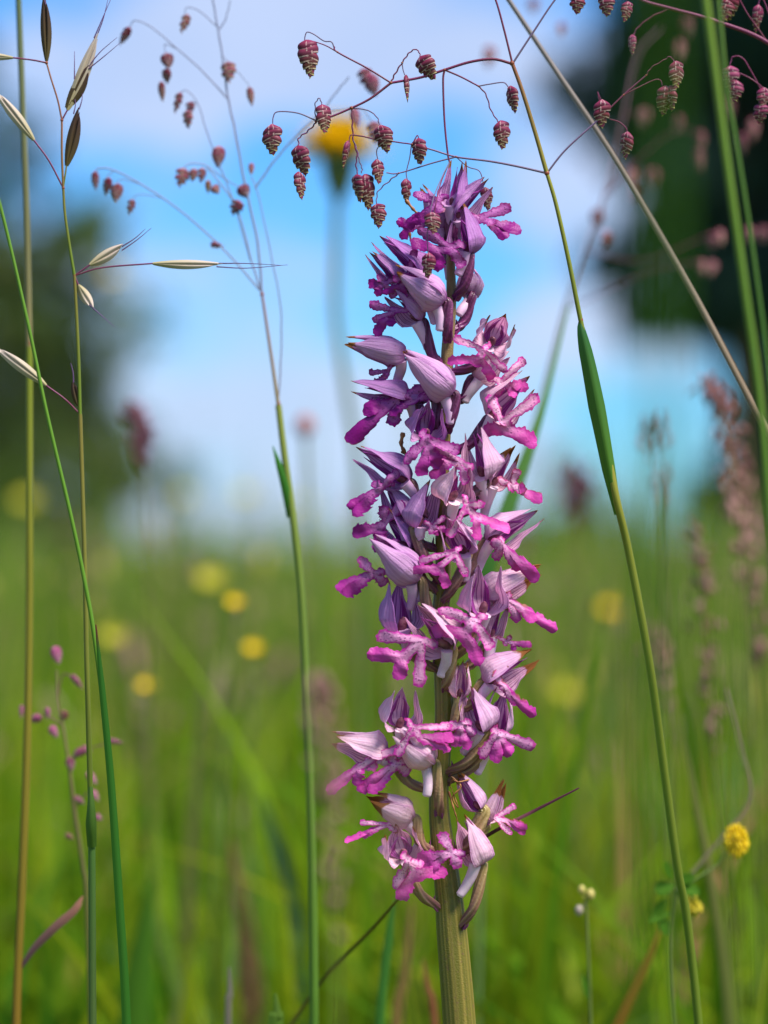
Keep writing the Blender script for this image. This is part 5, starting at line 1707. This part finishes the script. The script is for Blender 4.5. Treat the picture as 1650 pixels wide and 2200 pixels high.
def hawkbit():
    Y = .33
    k = S * (D + Y) / D
    b = at(780, 2800, Y)
    t = thing("hawkbit", "blurred yellow daisy-like flower high up behind the quaking grass", "flower", (b.x, b.y, b.z))
    stalk(t, [(800, 2800), (785, 2000), (775, 1500), (770, 1050), (745, 850), (722, 680), (722, 540), (724, 430)], 9, 9, M_FSTEM, "stalk", Y)
    c = at(728, 352, Y)
    mb = MB()
    mb.tube([c + Vector((0, 0, z * k)) for z in (-80, -55, -25, 5, 22)], [10 * k, 24 * k, 34 * k, 38 * k, 36 * k], 14)
    mb.build("flower_cup", M_INV, t)
    mb = MB()
    zs = np.linspace(0, 1, 8)
    mb.tube([c + Vector((0, 0, (14 + 46 * z) * k)) for z in zs], [54 * k * math.sqrt(max(.02, 1 - z * z)) for z in zs], 18)
    mb.build("disc", M_YEL, t)
    for i in range(120):
        a = i * 2.399
        el_ = R(random.uniform(8, 72))
        d = Vector((math.cos(a) * math.cos(el_), math.sin(a) * math.cos(el_), math.sin(el_)))
        ln = random.uniform(62, 92) * k
        mb = MB()
        pp = [c + Vector((0, 0, 18 * k)) + d * (18 * k + ln * q) + Vector((0, 0, -14 * k * q * q)) for q in (0, .25, .5, .75, 1)]
        leaf_blade(mb, pp, [14 * k, 20 * k, 24 * k, 24 * k, 20 * k], (0, 0, 1), .15, nu=2)
        mb.build("petal", M_YEL, t)


hawkbit()


def buttercup(px, py, Y, dia, lemon, label, group):
    """five cupped petals, a centre and a stalk; dia in picture pixels"""
    dia *= .70
    k = S * (D + Y) / D
    c = at(px, py, Y)
    b = Vector((c.x + random.uniform(-.01, .01), Y, -.005))
    t = thing("buttercup", label, "flower", b, group)
    mb = MB()
    pp = spline([b, b.lerp(c, .5) + Vector((random.uniform(-.004, .004), 0, 0)), c - Vector((0, 0, dia * .2 * k))], 6)
    mb.tube(pp, .0008, 6)
    mb.build("stalk", M_FSTEM, t)
    mat = M_YEL2 if lemon else M_YEL
    r = dia * .5 * k
    for i in range(5):
        a = i * 2 * math.pi / 5 + random.random() * .3
        o = Vector((math.cos(a), math.sin(a) * .82, math.sin(a) * .57))
        up = Vector((0, -.57, .82))
        mb = MB()
        pp = [c + o * r * q + up * (r * (.75 * q * q - .3)) for q in (.04, .3, .6, .85, 1)]
        leaf_blade(mb, pp, [r * .3, r * .9, r * 1.2, r * 1.15, r * .6], up - o * .5, .25, nu=4)
        mb.build("petal", mat, t)
    mb = MB()
    mb.tube([c + Vector((0, 0, z * r)) for z in (-.5, -.3, -.05, .15)], [r * .15, r * .34, r * .34, r * .1], 9)
    mb.build("flower_centre", mat, t)


BG_ = "yellow flowers dotted in the meadow"
for a in [(505, 1296, .28, 48, 0, "orange yellow buttercup nearest the orchid on its left"), (545, 1395, .30, 50, 0, "orange buttercup just below the brightest one left of the orchid"),
          (315, 1475, .30, 46, 0, "dull orange buttercup lowest in the left grass"), (455, 1250, .5, 84, 1, "large lemon blur of a flower above the orange buttercup"),
          (245, 1372, .45, 70, 1, "lemon flower beside the dark green blade at the left"), (530, 1065, .9, 60, 1, "lemon flower against the sky left of the orchid"),
          (655, 1088, .9, 54, 1, "lemon flower against the sky touching the left culm"), (400, 1065, 1.1, 50, 1, "lemon flower farther left before the sky gap"),
          (1312, 1310, .6, 56, 0, "faint orange flower just left of the main quaking culm"), (1222, 1492, .6, 80, 1, "lemon flower low to the right of the orchid"),
          (245, 590, 1.3, 44, 0, "dim orange flower high at the left before the dark tree"), (60, 1080, .9, 70, 1, "lemon flower at the far left edge")]:
    buttercup(*a, BG_)


def bud_head():
    Y = .30
    c = at(655, 915, Y)
    k = S * (D + Y) / D
    t = thing("burnet", "round red brown flower head on a thin stalk just left of the orchid", "flower", (c.x, Y, -.005))
    mb = MB()
    mb.tube(spline([Vector((c.x, Y, -.005)), Vector((c.x + .004, Y, .1)), c - Vector((0, 0, 10 * k))], 6), .0007, 6)
    mb.build("stalk", M_FSTEM, t)
    mb = MB()
    zs = np.linspace(-1, 1, 9)
    mb.tube([c + Vector((0, 0, z * 24 * k)) for z in zs], [19 * k * math.sqrt(max(.05, 1 - z * z)) * (1 + .12 * (i % 2)) for i, z in enumerate(zs)], 12)
    mb.build("flower_head", mat_simple("burnet_red_brown", (.22, .06, .05), (.34, .12, .09), 300), t)


bud_head()

# yellow trefoil at the lower right
M_TLEAF = mat_simple("trefoil_leaf", (.040, .12, .006), (.06, .15, .010), 300, .65, trans=.3, spec=.08)


def trefoil():
    Y = .055
    k = S * (D + Y) / D
    b = at(1500, 3300, Y)
    t = thing("trefoil", "yellow headed trefoil with small green leaves at the lower right", "flower", (b.x, Y, b.z))
    stalk(t, [(1500, 3300), (1480, 2600), (1440, 2100), (1448, 1920)], 5, 3.6, M_FSTEM, "stalk", Y)
    stalk(t, [(1448, 1920), (1500, 1885), (1540, 1860), (1562, 1830)], 3.2, 2.4, mat_blade("trefoil_stalk", (.10, .17, .03), (.14, .19, .06), 0), "stalk", Y)
    stalk(t, [(1448, 1912), (1462, 1928), (1474, 1940)], 3.2, 2.4, M_FSTEM, "stalk", Y)
    stalk(t, [(1448, 1920), (1500, 1860), (1560, 1790), (1612, 1712), (1590, 1600), (1560, 1480)], 4, 2.6, mat_blade("dry_stalk_grey", (.20, .17, .09), (.26, .18, .15), .1), "stalk", Y + .02)
    for cx, cy, rx, ry, n, mat in ((1582, 1806, 19, 30, 64, M_YEL), (1486, 1948, 16, 14, 36, mat_simple("bud_yellow_green", (.42, .36, .02), (.55, .42, .02), 400))):
        mb = MB()
        for i in range(n):
            a = i * 2.399
            z = 1 - 2 * (i + .5) / n
            q = math.sqrt(1 - z * z)
            d = Vector((math.cos(a) * q, math.sin(a) * q, z))
            c = at(cx, cy, Y) + Vector((d.x * rx * k, d.y * rx * k, d.z * ry * k))
            e = (d + Vector((0, 0, -.5))).normalized()
            q_ = k * random.uniform(.8, 1.5)
            e = (e + Vector((random.gauss(0, .35), random.gauss(0, .35), random.gauss(0, .3)))).normalized()
            mb.tube([c - d * 7 * k, c, c + e * 5 * q_, c + e * 9 * q_], [1.5 * k, 3.4 * q_, 3.8 * q_, .8 * k], 6)
        mb.build("flower_head", mat, t)
    for cx, cy, dx_, dy_, ln, wd in ((1450, 1900, 50, 18, 56, 30), (1450, 1898, 42, -18, 44, 26), (1446, 1902, -40, 12, 42, 34), (1444, 1890, -18, -38, 46, 22),
                                     (1430, 1930, -24, 40, 50, 24), (1420, 1970, 10, 30, 40, 26), (1440, 1960, -50, 20, 52, 18)):
        mb = MB()
        d = Vector((dx_, -random.uniform(0, 20), -dy_)).normalized()
        c = at(cx, cy, Y)
        pp = [c + d * ln * k * q for q in (0, .2, .45, .7, .9, 1)]
        leaf_blade(mb, pp, [wd * k * w_ for w_ in (.1, .6, .95, 1, .7, .2)], (.2, -1, .8), .25, nu=4)
        mb.build("leaf", M_TLEAF, t)


trefoil()


def small_bud_plant():
    Y = .05
    k = S * (D + Y) / D
    b = at(1275, 3300, Y)
    t = thing("bud_plant", "small plant with pale yellow buds right of the orchid stem", "plant", (b.x, Y, b.z))
    stalk(t, [(1290, 3300), (1275, 2400), (1268, 2150), (1262, 2000), (1258, 1930)], 4, 2.4, M_FSTEM, "stalk", Y)
    mat = mat_simple("bud_pale_yellow", (.34, .30, .06), (.46, .38, .12), 500)
    mat2 = mat_simple("bud_pale_grey", (.26, .22, .17), (.32, .26, .22), 500)
    for cx, cy, r, m_ in ((1250, 1912, 8, mat), (1268, 1922, 10, mat), (1244, 1956, 9, mat2)):
        c = at(cx, cy, Y)
        mb = MB()
        zs = np.linspace(-1, 1, 7)
        mb.tube([c + Vector((0, 0, z * r * 1.3 * k)) for z in zs], [r * k * math.sqrt(max(.05, 1 - z * z)) for z in zs], 9)
        mb.tube([c, at(1258, 1940, Y)], 1.5 * k, 5)
        mb.build("bud", m_, t)
    mb = MB()
    c = at(1268, 2150, Y)
    pp = [c + Vector((-.3 * q, -.1 * q, q)).normalized() * 60 * k * q for q in (.02, .3, .6, .85, 1)]
    leaf_blade(mb, pp, [4 * k, 18 * k, 20 * k, 12 * k, 2 * k], (.3, -1, .3), .3)
    mb.build("leaf", M_TLEAF, t)


small_bud_plant()
